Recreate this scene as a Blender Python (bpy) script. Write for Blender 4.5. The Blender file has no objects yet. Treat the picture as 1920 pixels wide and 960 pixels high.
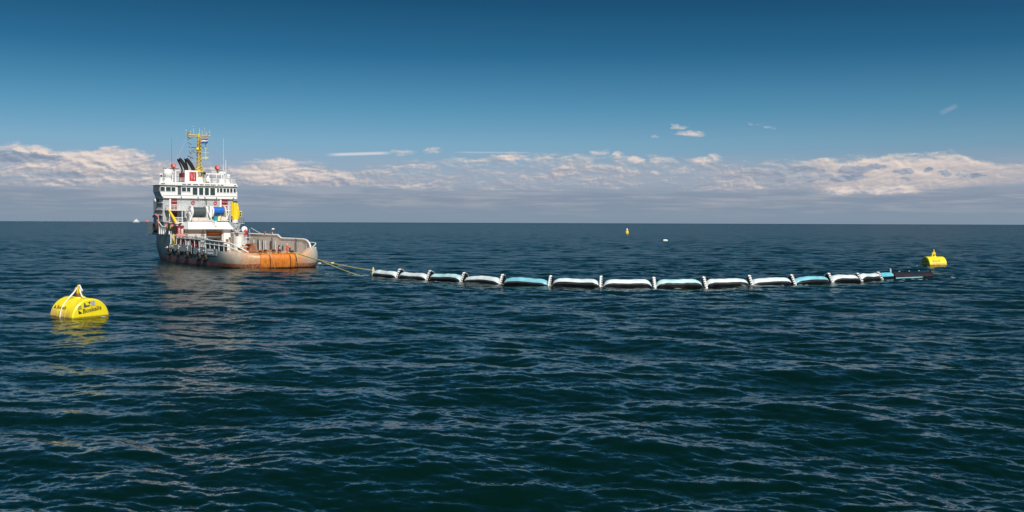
import bpy, bmesh, math, random
import numpy as np
from mathutils import Vector, Matrix
random.seed(7)
R = math.radians
scene = bpy.context.scene
C = scene.collection
PI = math.pi

# ---------------------------------------------------------------- camera
CAM_H = 8.6
FPX = 1867.0                      # focal length in pixels of the 1920 px wide photograph
cam_d = bpy.data.cameras.new("camera")
cam_d.sensor_width = 36.0
cam_d.lens = 36.0 * FPX / 1920.0
cam_d.clip_start = 0.1
cam_d.clip_end = 120000.0
cam = bpy.data.objects.new("camera", cam_d)
C.objects.link(cam)
cam.rotation_mode = 'QUATERNION'
_pitch = math.atan(62.4 / FPX)
_roll = math.atan(6.8 / 1920.0)
cam.location = (0, 0, CAM_H)
_m = Matrix.Rotation(PI / 2 - _pitch, 4, 'X') @ Matrix.Rotation(_roll, 4, 'Z')
cam.rotation_quaternion = _m.to_quaternion()
scene.camera = cam
scene.render.resolution_x = 1024
scene.render.resolution_y = 512
scene.view_settings.view_transform = 'Standard'
scene.view_settings.look = 'None'
scene.view_settings.exposure = 0.0
scene.view_settings.gamma = 1.0
scene.render.engine = 'CYCLES'
try:
    scene.cycles.max_bounces = 6
    scene.cycles.transparent_max_bounces = 6
    scene.cycles.caustics_reflective = False
    scene.cycles.caustics_refractive = False
except Exception:
    pass

# ---------------------------------------------------------------- sun
SUN_EL = 43.0
SUN_DIR = Vector((0.40 * math.cos(R(SUN_EL)), -0.917 * math.cos(R(SUN_EL)), math.sin(R(SUN_EL)))).normalized()
sd = bpy.data.lights.new("sun", 'SUN')
sd.energy = 4.9
sd.angle = R(0.53)
sd.color = (1.0, 0.95, 0.88)
sun = bpy.data.objects.new("sun", sd)
C.objects.link(sun)
sun.rotation_mode = 'QUATERNION'
sun.rotation_quaternion = SUN_DIR.to_track_quat('Z', 'Y')
sun.location = (60, -80, 90)

# ---------------------------------------------------------------- small node language
class N:
    """a socket with arithmetic"""
    def __init__(s, t, sock): s.t = t; s.k = sock
    def _m(s, op, *o, clamp=False):
        n = s.t.nodes.new('ShaderNodeMath'); n.operation = op; n.use_clamp = clamp
        for i, v in enumerate((s,) + o):
            if isinstance(v, N): s.t.links.new(v.k, n.inputs[i])
            else: n.inputs[i].default_value = float(v)
        return N(s.t, n.outputs[0])
    def __add__(s, o): return s._m('ADD', o)
    def __sub__(s, o): return s._m('SUBTRACT', o)
    def __mul__(s, o): return s._m('MULTIPLY', o)
    def __truediv__(s, o): return s._m('DIVIDE', o)
    __radd__ = __add__; __rmul__ = __mul__
    def __rsub__(s, o): return s._m('MULTIPLY', -1.0)._m('ADD', o)
    def max(s, o): return s._m('MAXIMUM', o)
    def min(s, o): return s._m('MINIMUM', o)
    def pow(s, o): return s._m('POWER', o)
    def gt(s, o): return s._m('GREATER_THAN', o)
    def lt(s, o): return s._m('LESS_THAN', o)
    def clamp(s): return s._m('ADD', 0.0, clamp=True)
    def step(s, a, b):
        """smoothstep from a to b"""
        n = s.t.nodes.new('ShaderNodeMapRange'); n.interpolation_type = 'SMOOTHSTEP'
        s.t.links.new(s.k, n.inputs[0])
        n.inputs[1].default_value = a; n.inputs[2].default_value = b
        n.inputs[3].default_value = 0; n.inputs[4].default_value = 1
        return N(s.t, n.outputs[0])

def vec(t, x, y, z=0.0):
    n = t.nodes.new('ShaderNodeCombineXYZ')
    for i, v in enumerate((x, y, z)):
        if isinstance(v, N): t.links.new(v.k, n.inputs[i])
        else: n.inputs[i].default_value = v
    return N(t, n.outputs[0])

def noise(t, v, scale=1.0, detail=4.0, rough=0.55, dist=0.0, color=False):
    n = t.nodes.new('ShaderNodeTexNoise'); n.noise_dimensions = '3D'
    if v is not None: t.links.new(v.k, n.inputs['Vector'])
    n.inputs['Scale'].default_value = scale; n.inputs['Detail'].default_value = detail
    n.inputs['Roughness'].default_value = rough; n.inputs['Distortion'].default_value = dist
    return N(t, n.outputs['Color' if color else 0])

def mix(t, f, a, b, mode='MIX'):
    n = t.nodes.new('ShaderNodeMix'); n.data_type = 'RGBA'; n.blend_type = mode
    if isinstance(f, N): t.links.new(f.k, n.inputs[0])
    else: n.inputs[0].default_value = f
    for i, v in ((6, a), (7, b)):
        if isinstance(v, N): t.links.new(v.k, n.inputs[i])
        else: n.inputs[i].default_value = (v[0], v[1], v[2], 1)
    return N(t, n.outputs[2])

def ramp(t, f, stops, interp='LINEAR'):
    n = t.nodes.new('ShaderNodeValToRGB'); n.color_ramp.interpolation = interp
    t.links.new(f.k, n.inputs[0])
    e = n.color_ramp.elements
    while len(e) < len(stops): e.new(0.5)
    for i, (p, c) in enumerate(stops):
        e[i].position = p
        e[i].color = (c[0], c[1], c[2], 1)
    return N(t, n.outputs[0])

def sep(t, v):
    n = t.nodes.new('ShaderNodeSeparateXYZ'); t.links.new(v.k, n.inputs[0])
    return [N(t, n.outputs[i]) for i in range(3)]

def srgb(r, g, b):
    f = lambda c: (c / 255 / 12.92) if c / 255 <= 0.04045 else ((c / 255 + 0.055) / 1.055) ** 2.4
    return (f(r), f(g), f(b))

# ---------------------------------------------------------------- sky
world = bpy.data.worlds.new("World"); scene.world = world
world.use_nodes = True
wt = world.node_tree
for n in list(wt.nodes): wt.nodes.remove(n)
sky = wt.nodes.new('ShaderNodeTexSky'); sky.sky_type = 'NISHITA'
sky.sun_disc = False
sky.sun_elevation = R(SUN_EL)
sky.sun_rotation = math.atan2(SUN_DIR.x, SUN_DIR.y)
sky.air_density = 1.0; sky.dust_density = 0.6; sky.ozone_density = 2.5
SKY_STRENGTH = 0.10
tc = wt.nodes.new('ShaderNodeTexCoord')
dx, dy, dz = sep(wt, N(wt, tc.outputs['Generated']))
U = dx._m('ARCTAN2', dy) * 57.29578                # azimuth in degrees, 0 = straight out to sea
V = dz._m('ARCSINE') * 57.29578                    # elevation in degrees
#SKYBODY
# --- clear air: the Nishita sky, graded by elevation to the deep polarised blue of the day
_cal = [  # elevation, nishita at strength .1, colour wanted
 (0.5, (.530, .536, .426), (124, 146, 166)), (1.5, (.599, .646, .534), (132, 151, 171)),
 (2.5, (.584, .680, .611), (136, 163, 186)), (4.5, (.486, .646, .690), (120, 163, 188)),
 (6.5, (.392, .564, .696), (84, 142, 175)), (9.5, (.299, .463, .647), (44, 104, 143)),
 (12.5, (.234, .376, .574), (27, 78, 113)), (20.5, (.147, .246, .421), (25, 68, 92)),
 (45.0, (.071, .122, .230), (23, 58, 76))]
_st = [(e / 45.0, tuple(s / n for s, n in zip(srgb(*c), nn))) for e, nn, c in _cal]
_g = ramp(wt, (V / 45.0).clamp(), _st)
_s = wt.nodes.new('ShaderNodeVectorMath'); _s.operation = 'SCALE'; _s.inputs[3].default_value = SKY_STRENGTH
wt.links.new(sky.outputs[0], _s.inputs[0])
col = mix(wt, 1.0, N(wt, _s.outputs[0]), _g, 'MULTIPLY')

# --- clouds, laid out by direction (azimuth U, elevation V)
def az(x): return math.degrees(math.atan((x - 960) / FPX))
def el(y, x=960): return (417.6 + (x - 960) * 0.00354 - y) / FPX * 57.2958 * math.cos(R(az(x)))
big = noise(wt, vec(wt, U * 0.28, V * 0.85, 3.1), 1.0, 3, 0.5)
fluff = noise(wt, vec(wt, U * 0.75, V * 1.9, 1.7), 1.0, 9, 0.62, 0.4)
fluff_up = noise(wt, vec(wt, U * 0.75 + 0.10, V * 1.9 + 0.22, 1.7), 1.0, 9, 0.62, 0.4)
streak = noise(wt, vec(wt, U * 0.22, V * 3.4, 8.0), 1.0, 6, 0.6, 0.3)
fine = noise(wt, vec(wt, U * 3.2, V * 8.0, 5.0), 1.0, 5, 0.6)
relief = ((fluff - fluff_up) * 5.0 + 0.5)
Uw = U + (noise(wt, vec(wt, U * 1.4, V * 3.0, 12.0), 1.0, 6, 0.6) - 0.5) * 1.6
Vw = V + (noise(wt, vec(wt, U * 1.4, V * 3.0, 22.0), 1.0, 6, 0.62) - 0.5) * 0.55

# veil of grey cloud low over the sea
veil = (V + (streak - 0.5) * 1.2).step(3.9, 1.6)
veil = V.step(4.4, 2.6) * (0.62 + (streak - 0.5) * 1.3 + (big - 0.5) * 0.5).clamp() * 1.15
veil_c = mix(wt, V.step(0.0, 2.6), srgb(124, 146, 168), srgb(160, 168, 182))
col = mix(wt, veil.clamp() * 0.9, col, veil_c)
low = (V + (streak - 0.5) * 0.9).step(2.2, 1.3)
col = mix(wt, low * 0.92, col, mix(wt, V.step(-0.1, 1.7), srgb(130, 148, 166), mix(wt, (streak + (big - 0.5) * 0.5).step(0.40, 0.75), srgb(132, 147, 166), srgb(170, 171, 180))))

# the bank: its top, foot and thickness as functions of azimuth (x of the photograph : y top, y foot, amount)
_bank = [(-960, 290, 350, .7), (-200, 285, 352, .75), (0, 284, 353, .62), (60, 279, 352, .7), (120, 284, 352, .85), (215, 278, 351, .95), (262, 296, 352, .85),
         (330, 305, 352, .8), (440, 312, 351, .85), (520, 299, 350, .9), (575, 304, 350, .85), (640, 314, 352, .68), (720, 310, 356, .58), (800, 298, 358, .58),
         (900, 292, 360, .56), (970, 290, 358, .60), (1080, 287, 356, .60), (1200, 292, 356, .50), (1300, 300, 358, .48), (1380, 308, 360, .62), (1480, 304, 363, .72),
         (1580, 296, 363, .9), (1700, 290, 363, 1.0), (1790, 291, 356, 1.0), (1850, 300, 349, .92), (1920, 302, 345, .8), (2400, 300, 350, .6), (3200, 300, 350, .6)]
_ba = [((az(x) + 60) / 120.0, (el(t, x) / 6.0, el(b, x) / 6.0, a)) for x, t, b, a in _bank]
bt, bb, ba = sep(wt, ramp(wt, ((U + 60.0) / 120.0).clamp(), _ba))
bt = bt * 6.0; bb = bb * 6.0
top_edge = ((bt - V) * 2.2 + (fluff - 0.5) * 3.2).step(-0.2, 0.75)
foot_edge = ((V - bb) * 3.0 + (streak - 0.5) * 2.2).step(-0.3, 0.8)
body = (ba * 1.6 - 0.66 + (fluff - 0.5) * (1.7 - U.step(12.0, 18.0) * 0.9) + (big - 0.5) * 1.2 + (streak - 0.5) * 0.8).step(-0.2, 0.95)
bank = (top_edge * foot_edge * body).clamp()
calm = U.step(12.0, 18.0)
lit = ((relief - 0.5) * (0.75 - calm * 0.5) + 0.3 + (fine - 0.5) * 0.2 + (V - bb) / 4.2 + (ba - 0.75) * 0.5).clamp()
bank_c = ramp(wt, lit, [(0.0, srgb(146, 153, 170)), (0.3, srgb(168, 169, 180)), (0.6, srgb(196, 188, 188)), (1.0, srgb(234, 219, 208))])
col = mix(wt, bank * 0.93, col, bank_c)

def puffs(items, warp=1.0):
    acc = None
    for x, y, sx, sy, a in items:
        u0, v0 = az(x), el(y, x)
        su, sv = sx / FPX * 57.3, sy / FPX * 57.3
        A = (Uw - u0) / su; B = (Vw - v0) / sv
        g = (1.0 - A * A - B * B) * a
        acc = g if acc is None else acc.max(g)
    return acc
bright = puffs([(1268, 240, 18, 6, .6), (1290, 253, 32, 6, .55), (1228, 257, 14, 5, .3), (1412, 234, 12, 4, .35), (1442, 240, 14, 4, .3),
                (811, 283, 20, 9, .6), (755, 287, 28, 9, .4), (1124, 287, 22, 7, .7), (1157, 289, 13, 7, .7), (1190, 300, 18, 8, .7), (1240, 300, 46, 9, .5),
                (1340, 295, 18, 8, .45), (1308, 302, 22, 7, .4), (1232, 325, 16, 6, .6), (1275, 320, 25, 7, .5), (970, 296, 36, 7, .8), (530, 310, 34, 16, 1.0), (505, 330, 45, 15, .8),
                (580, 332, 50, 13, .6), (470, 322, 40, 13, .8), (775, 346, 40, 10, .45), (645, 325, 40, 8, .5), (1585, 356, 40, 10, .8), (1665, 356, 56, 10, .8),
                (215, 292, 62, 17, 1.2), (140, 293, 50, 12, .9), (50, 279, 55, 10, .7), (790, 312, 35, 8, .5), (870, 300, 40, 7, .4)])
bright = (bright + (fluff - 0.5) * 1.5).step(0.05, 0.85)
b_lit = (relief * 0.8 + (fine - 0.5) * 0.3 + 0.32).clamp()
col = mix(wt, bright * 0.86, col, mix(wt, b_lit, srgb(172, 172, 186), srgb(232, 217, 208)))
# thin straight streaks and one tilted wisp
def bar(x0, y0, x1, y1, th):
    u0, v0, u1, v1 = az(x0), el(y0, x0), az(x1), el(y1, x1)
    L = math.hypot(u1 - u0, v1 - v0); cx, cy = (u1 - u0) / L, (v1 - v0) / L
    A = ((U - u0) * cx + (V - v0) * cy) / L
    B = ((U - u0) * -cy + (V - v0) * cx) / (th / FPX * 57.3)
    return (1.0 - B * B).clamp() * A.step(0.0, 0.25) * A.step(1.0, 0.75)
col = mix(wt, bar(606, 291, 742, 287, 3.4) * 0.75, col, srgb(222, 220, 220))
col = mix(wt, bar(440, 304, 610, 305, 3.0) * 0.4, col, srgb(205, 205, 208))
col = mix(wt, bar(840, 286, 1010, 287, 2.0) * 0.4, col, srgb(200, 210, 215))
col = mix(wt, (bar(1755, 216, 1794, 198, 5.0) * (0.3 + fine)).clamp() * 0.5, col, srgb(150, 170, 190))
# grey-blue cloudlets standing before the bright bank
dark = puffs([(20, 295, 90, 9, 1.7), (115, 329, 45, 8, 1.0), (240, 330, 40, 6, .5), (1500, 318, 60, 7, .5), (1440, 326, 60, 7, .5), (1600, 319, 38, 8, .85), (1640, 314, 22, 6, .9),
              (1512, 336, 26, 5, .9), (1545, 330, 16, 5, .8), (1535, 322, 22, 5, .8), (1578, 336, 26, 8, .9), (1605, 330, 20, 5, .8), (1694, 322, 20, 6, .95),
              (1738, 319, 14, 5, .85), (1769, 325, 15, 5, .9), (1802, 330, 11, 4, .8), (1826, 329, 16, 5, .9), (1462, 340, 14, 4, .7), (1698, 335, 14, 3, .5),
              (1400, 318, 40, 6, .5), (1350, 330, 60, 6, .3), (880, 322, 60, 5, .3)])
dark = (dark + (fluff - 0.5) * 1.5 + (fine - 0.5) * 0.5).step(0.05, 0.5)
col = mix(wt, dark * 0.9, col, mix(wt, relief.clamp(), srgb(128, 145, 168), srgb(164, 172, 186)))

bg = wt.nodes.new('ShaderNodeBackground')
wt.links.new(col.k, bg.inputs[0]); bg.inputs[1].default_value = 1.0
wo = wt.nodes.new('ShaderNodeOutputWorld'); wt.links.new(bg.outputs[0], wo.inputs[0])
world.cycles.sampling_method = 'MANUAL'; world.cycles.sample_map_resolution = 512

# ---------------------------------------------------------------- the sea: one sheet round the camera out to the horizon
def make_sea():
    rng = np.random.default_rng(11)
    wind = R(250.0)                                  # direction the waves run towards
    def patch(L, n, lmin, lmax, steep, spread):
        k1 = np.fft.fftfreq(n, L / n) * 2 * PI
        kx, ky = np.meshgrid(k1, k1, indexing='ij')
        k = np.hypot(kx, ky); k[0, 0] = 1e-6
        lam = 2 * PI / k
        band = 1 / (1 + (lam / lmax) ** 6) / (1 + (lmin / lam) ** 6)
        c = np.cos(np.arctan2(ky, kx) - wind)
        d = np.where(c > 0, np.abs(c) ** spread, 0.12 * np.abs(c) ** spread) + 0.02
        amp = k ** -2.0 * np.sqrt(band * d)
        amp[0, 0] = 0
        h = amp * (rng.normal(size=k.shape) + 1j * rng.normal(size=k.shape))
        H = np.fft.ifft2(h).real
        sx = np.fft.ifft2(1j * kx * h); sy = np.fft.ifft2(1j * ky * h)
        # rms slope sets the height
        s = np.sqrt((np.real(np.fft.ifft2(1j * kx * h)) ** 2 + np.real(np.fft.ifft2(1j * ky * h)) ** 2).mean())
        f = steep / s
        Dx = np.real(np.fft.ifft2(-1j * kx / k * h)); Dy = np.real(np.fft.ifft2(-1j * ky / k * h))
        return L, n, lmin, H * f, Dx * f, Dy * f
    STEEP = (0.050, 0.082, 0.112, 0.088)
    bands = [patch(171.0, 256, 6.0, 16.0, STEEP[0], 2.0), patch(63.0, 256, 2.1, 6.0, STEEP[1], 1.6),
             patch(23.0, 256, 0.75, 2.1, STEEP[2], 1.6), patch(8.7, 256, 0.28, 0.75, STEEP[3], 1.0)]
    rots = [0.0, 0.21, -0.17, 0.4]
    # rows of the sheet
    rs = [0.5, 4.0, 9.0, 14.0, 18.0, 21.0]
    r = 23.0
    while r < 2600.0:
        rs.append(r); r += max(0.06, r * 0.0026 * (r / 30.0) ** 0.5)
    while r < 45000.0:
        rs.append(r); r *= 1.12
    rs = np.array(rs + [60000.0])
    dense = np.linspace(-33, 33, 1150)
    coarse = np.concatenate([np.linspace(33.6, 60, 14), np.linspace(65, 295, 40), np.linspace(300, 326.4, 14)])
    th = np.radians(np.concatenate([dense, coarse]))
    nr, nt = len(rs), len(th)
    RR, TT = np.meshgrid(rs, th, indexing='ij')
    X = RR * np.sin(TT); Y = RR * np.cos(TT)
    dr = np.gradient(rs)[:, None] + 0 * TT
    dth = np.gradient(np.concatenate([dense, coarse]))
    tcell = RR * np.radians(np.abs(dth))[None, :]
    cell = np.maximum(dr, tcell); cell2 = np.maximum(dr * 0.22, tcell)
    Z = np.zeros_like(X); OX = np.zeros_like(X); OY = np.zeros_like(X)
    lost = np.zeros_like(X)
    def samp(F, L, n, x, y):
        fx = (x / L % 1.0) * n; fy = (y / L % 1.0) * n
        ix = np.floor(fx).astype(int); iy = np.floor(fy).astype(int)
        tx = fx - ix; ty = fy - iy
        ix %= n; iy %= n; jx = (ix + 1) % n; jy = (iy + 1) % n
        return (F[ix, iy] * (1 - tx) + F[jx, iy] * tx) * (1 - ty) + (F[ix, jy] * (1 - tx) + F[jx, jy] * tx) * ty
    # gusts: slow change of the small waves' strength over the surface
    gust = 0.8 + 0.22 * np.sin(X / 37 + 1.3 * np.sin(Y / 53)) + 0.2 * np.sin(Y / 29 - X / 71 + 2)
    for (L, n, lmin, H, Dx, Dy), a, st in zip(bands, rots, STEEP):
        ca, sa = math.cos(a), math.sin(a)
        x = X * ca - Y * sa + 17 * a; y = X * sa + Y * ca
        w = np.clip((lmin / 2.2 / cell - 0.55) / 0.9, 0, 1)
        w2 = np.clip((lmin / 2.2 / cell2 - 0.55) / 0.9, 0, 1)
        g = w2 * (gust if lmin < 3 else 1.0)
        Z += g * samp(H, L, n, x, y)
        hx = samp(Dx, L, n, x, y); hy = samp(Dy, L, n, x, y)
        g = g * w
        OX += g * (hx * ca + hy * sa) * 0.55; OY += g * (-hx * sa + hy * ca) * 0.55
        lost += (1 - w) * st ** 2
    lost = np.sqrt(lost)
    X += OX; Y += OY
    co = np.stack([X, Y, Z], -1).reshape(-1, 3).astype(np.float32)
    i = np.arange(nr - 1)[:, None] * nt; j = np.arange(nt)[None, :]; j2 = (j + 1) % nt
    q = np.stack([i + j, i + nt + j, i + nt + j2, i + j2], -1).reshape(-1, 4)[:, ::-1]
    me = bpy.data.meshes.new('sea')
    me.vertices.add(len(co)); me.vertices.foreach_set('co', co.ravel())
    me.loops.add(q.size); me.loops.foreach_set('vertex_index', q.ravel().astype(np.int32))
    me.polygons.add(len(q)); me.polygons.foreach_set('loop_start', (np.arange(len(q)) * 4).astype(np.int32))
    me.polygons.foreach_set('loop_total', np.full(len(q), 4, np.int32))
    me.update(calc_edges=True)
    me.polygons.foreach_set('use_smooth', np.ones(len(q), bool))
    at = me.attributes.new('unresolved_slope', 'FLOAT', 'POINT')
    at.data.foreach_set('value', lost.astype(np.float32).ravel())
    o = bpy.data.objects.new('sea', me); C.objects.link(o); o['kind'] = 'structure'
    # water material
    m = bpy.data.materials.new('sea_water'); m.use_nodes = True; t = m.node_tree
    b = t.nodes['Principled BSDF']
    geo = t.nodes.new('ShaderNodeNewGeometry')
    P = N(t, geo.outputs['Position'])
    px_, py_, pz_ = sep(t, P)
    an = t.nodes.new('ShaderNodeAttribute'); an.attribute_name = 'unresolved_slope'
    A = N(t, an.outputs['Fac'])
    def slopes(scale, sx, sy, detail, rough, w):
        c = noise(t, vec(t, (px_ * sx), (py_ * sy), w), scale, detail, rough, 0.0, True)
        r_, g_, b_ = sep(t, c)
        return (r_ - 0.5), (g_ - 0.5)
    # ripples too small for the mesh (always there), then the waves the mesh drops with distance
    r1 = slopes(2.2, 0.55, 1.0, 5, 0.62, 1.0)
    r2 = slopes(7.5, 0.7, 1.0, 4, 0.65, 4.0)
    f1 = slopes(0.32, 0.5, 1.0, 6, 0.70, 9.0)
    patchy = noise(t, vec(t, px_ * 0.013, py_ * 0.022, 2.0), 1.0, 3, 0.5)
    k = 0.6 + patchy * 0.8
    nx = (r1[0] * 0.20 + r2[0] * 0.34) * k + f1[0] * A * 4.7
    ny = (r1[1] * 0.20 + r2[1] * 0.34) * k + f1[1] * A * 4.7
    add = t.nodes.new('ShaderNodeVectorMath'); add.operation = 'ADD'
    t.links.new(geo.outputs['Normal'], add.inputs[0])
    t.links.new(vec(t, nx, ny, 0.0).k, add.inputs[1])
    nrm = t.nodes.new('ShaderNodeVectorMath'); nrm.operation = 'NORMALIZE'
    t.links.new(add.outputs[0], nrm.inputs[0])
    t.links.new(nrm.outputs[0], b.inputs['Normal'])
    rough = (0.04 + A * 1.2).min(0.33)
    t.links.new(rough.k, b.inputs['Roughness'])
    b.inputs['IOR'].default_value = 1.333
    t.links.new(mix(t, noise(t, P, 0.05, 2), (0.0004, 0.0078, 0.0058), (0.0008, 0.0120, 0.0088)).k, b.inputs['Base Color'])
    me.materials.append(m)
    return o, co
sea, SEA_CO = make_sea()
# ---------------------------------------------------------------- materials
def mat(name, c, rough=0.5, metal=0.0, var=0.12, vscale=1.5, dirt=None, dirt_amt=0.5, dirt_scale=0.8, coat=0.0, streaks=False):
    """paint or rubber with uneven tone; dirt = colour of stains that have their own shape"""
    m = bpy.data.materials.new(name); m.use_nodes = True; t = m.node_tree
    b = t.nodes['Principled BSDF']
    g = t.nodes.new('ShaderNodeTexCoord'); P = N(t, g.outputs['Object'])
    n1 = noise(t, P, vscale, 5, 0.6)
    base = mix(t, n1.step(0.3, 0.7), tuple(x * (1 - var) for x in c), tuple(min(1, x * (1 + var)) for x in c))
    if dirt:
        x, y, z = sep(t, P)
        q = vec(t, x * 2.4, y * 2.4, z * (0.5 if streaks else 2.0))
        d = noise(t, q, dirt_scale, 7, 0.68).step(0.52, 0.70)
        base = mix(t, d * dirt_amt, base, dirt)
    t.links.new(base.k, b.inputs['Base Color'])
    rr = n1 * 0.25 + (rough - 0.12)
    t.links.new(rr.k, b.inputs['Roughness'])
    b.inputs['Metallic'].default_value = metal
    if coat: b.inputs['Coat Weight'].default_value = coat
    bp = t.nodes.new('ShaderNodeBump'); bp.inputs['Strength'].default_value = 0.15; bp.inputs['Distance'].default_value = 0.03
    t.links.new(noise(t, P, vscale * 5, 4).k, bp.inputs['Height']); t.links.new(bp.outputs[0], b.inputs['Normal'])
    return m
RUST = (0.30, 0.10, 0.03)
M = {
 'white': mat('white_paint', (0.82, 0.82, 0.80), 0.4, var=0.05, dirt=(0.60, 0.50, 0.40), dirt_amt=0.25, streaks=True),
 'cream': mat('cream_paint', (0.62, 0.58, 0.52), 0.5, dirt=RUST, dirt_amt=0.4, streaks=True),
 'grey': mat('grey_paint', (0.42, 0.43, 0.44), 0.5, dirt=(0.25, 0.17, 0.12), dirt_amt=0.4, streaks=True),
 'bulwark': mat('bulwark_paint', (0.72, 0.68, 0.62), 0.6, dirt=(0.42, 0.32, 0.25), dirt_amt=0.4, streaks=True),
 'panel': mat('panel_paint', (0.30, 0.36, 0.40), 0.5, dirt=(0.2, 0.2, 0.2), dirt_amt=0.4, streaks=True),
 'darkgrey': mat('dark_grey_steel', (0.09, 0.10, 0.11), 0.5),
 'black': mat('black_steel', (0.015, 0.015, 0.017), 0.5),
 'funnel': mat('sooty_black', (0.012, 0.010, 0.012), 0.55, dirt=(0.12, 0.01, 0.03), dirt_amt=0.5),
 'rubber': mat('tyre_rubber', (0.025, 0.023, 0.022), 0.8, dirt=(0.22, 0.15, 0.11), dirt_amt=0.6),
 'yellow': mat('yellow_paint', (0.85, 0.62, 0.02), 0.4, dirt=(0.45, 0.25, 0.03), dirt_amt=0.3),
 'mast': mat('mast_yellow', (0.58, 0.43, 0.09), 0.5, dirt=(0.10, 0.07, 0.03), dirt_amt=0.7),
 'pale_yellow': mat('pale_yellow_paint', (0.75, 0.68, 0.35), 0.5),
 'red': mat('red_paint', (0.55, 0.04, 0.05), 0.5),
 'panel_red': mat('panel_red_paint', (0.42, 0.03, 0.04), 0.5),
 'maroon': mat('maroon_paint', (0.16, 0.015, 0.03), 0.5),
 'pink': mat('faded_red_paint', (0.62, 0.24, 0.22), 0.5, dirt=(0.7, 0.6, 0.55), dirt_amt=0.7),
 'orange': mat('orange_paint', (0.75, 0.20, 0.03), 0.5, dirt=RUST, dirt_amt=0.5),
 'blue': mat('blue_tarpaulin', (0.01, 0.13, 0.55), 0.45, var=0.3, vscale=2.5),
 'teal': mat('teal_paint', (0.01, 0.25, 0.32), 0.5),
 'rope_dark': mat('dark_wire_rope', (0.05, 0.075, 0.08), 0.6, var=0.3, vscale=6),
 'olive': mat('olive_cover', (0.30, 0.28, 0.04), 0.7),
 'rusty': mat('rusty_steel', (0.24, 0.09, 0.04), 0.8, dirt=(0.45, 0.33, 0.22), dirt_amt=0.6),
 'deck': mat('worn_deck', (0.56, 0.38, 0.28), 0.8, var=0.2, dirt=(0.66, 0.52, 0.42), dirt_amt=0.8, dirt_scale=0.4),
 'tow': mat('yellow_rope', (0.72, 0.60, 0.14), 0.8, var=0.25, vscale=3),
 'towend': mat('pale_fibre', (0.62, 0.58, 0.42), 0.8),
 'white_rope': mat('white_rope', (0.82, 0.80, 0.74), 0.8),
 'hivis': mat('orange_coverall', (0.85, 0.10, 0.03), 0.8),
 'redsuit': mat('red_coverall', (0.60, 0.03, 0.04), 0.8),
 'skin': mat('skin', (0.45, 0.26, 0.18), 0.6),
 'helmet': mat('white_helmet', (0.8, 0.8, 0.78), 0.3),
}
def glass_mat(name, c):
    m = bpy.data.materials.new(name); m.use_nodes = True; b = m.node_tree.nodes['Principled BSDF']
    t = m.node_tree; g = t.nodes.new('ShaderNodeTexCoord'); P = N(t, g.outputs['Object'])
    t.links.new(mix(t, noise(t, P, 0.9, 3), tuple(x * 0.3 for x in c), tuple(x * 1.7 for x in c)).k, b.inputs['Base Color'])
    b.inputs['Roughness'].default_value = 0.08; b.inputs['IOR'].default_value = 1.5
    return m
M['glass'] = glass_mat('bridge_glass', (0.03, 0.055, 0.06))

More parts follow.
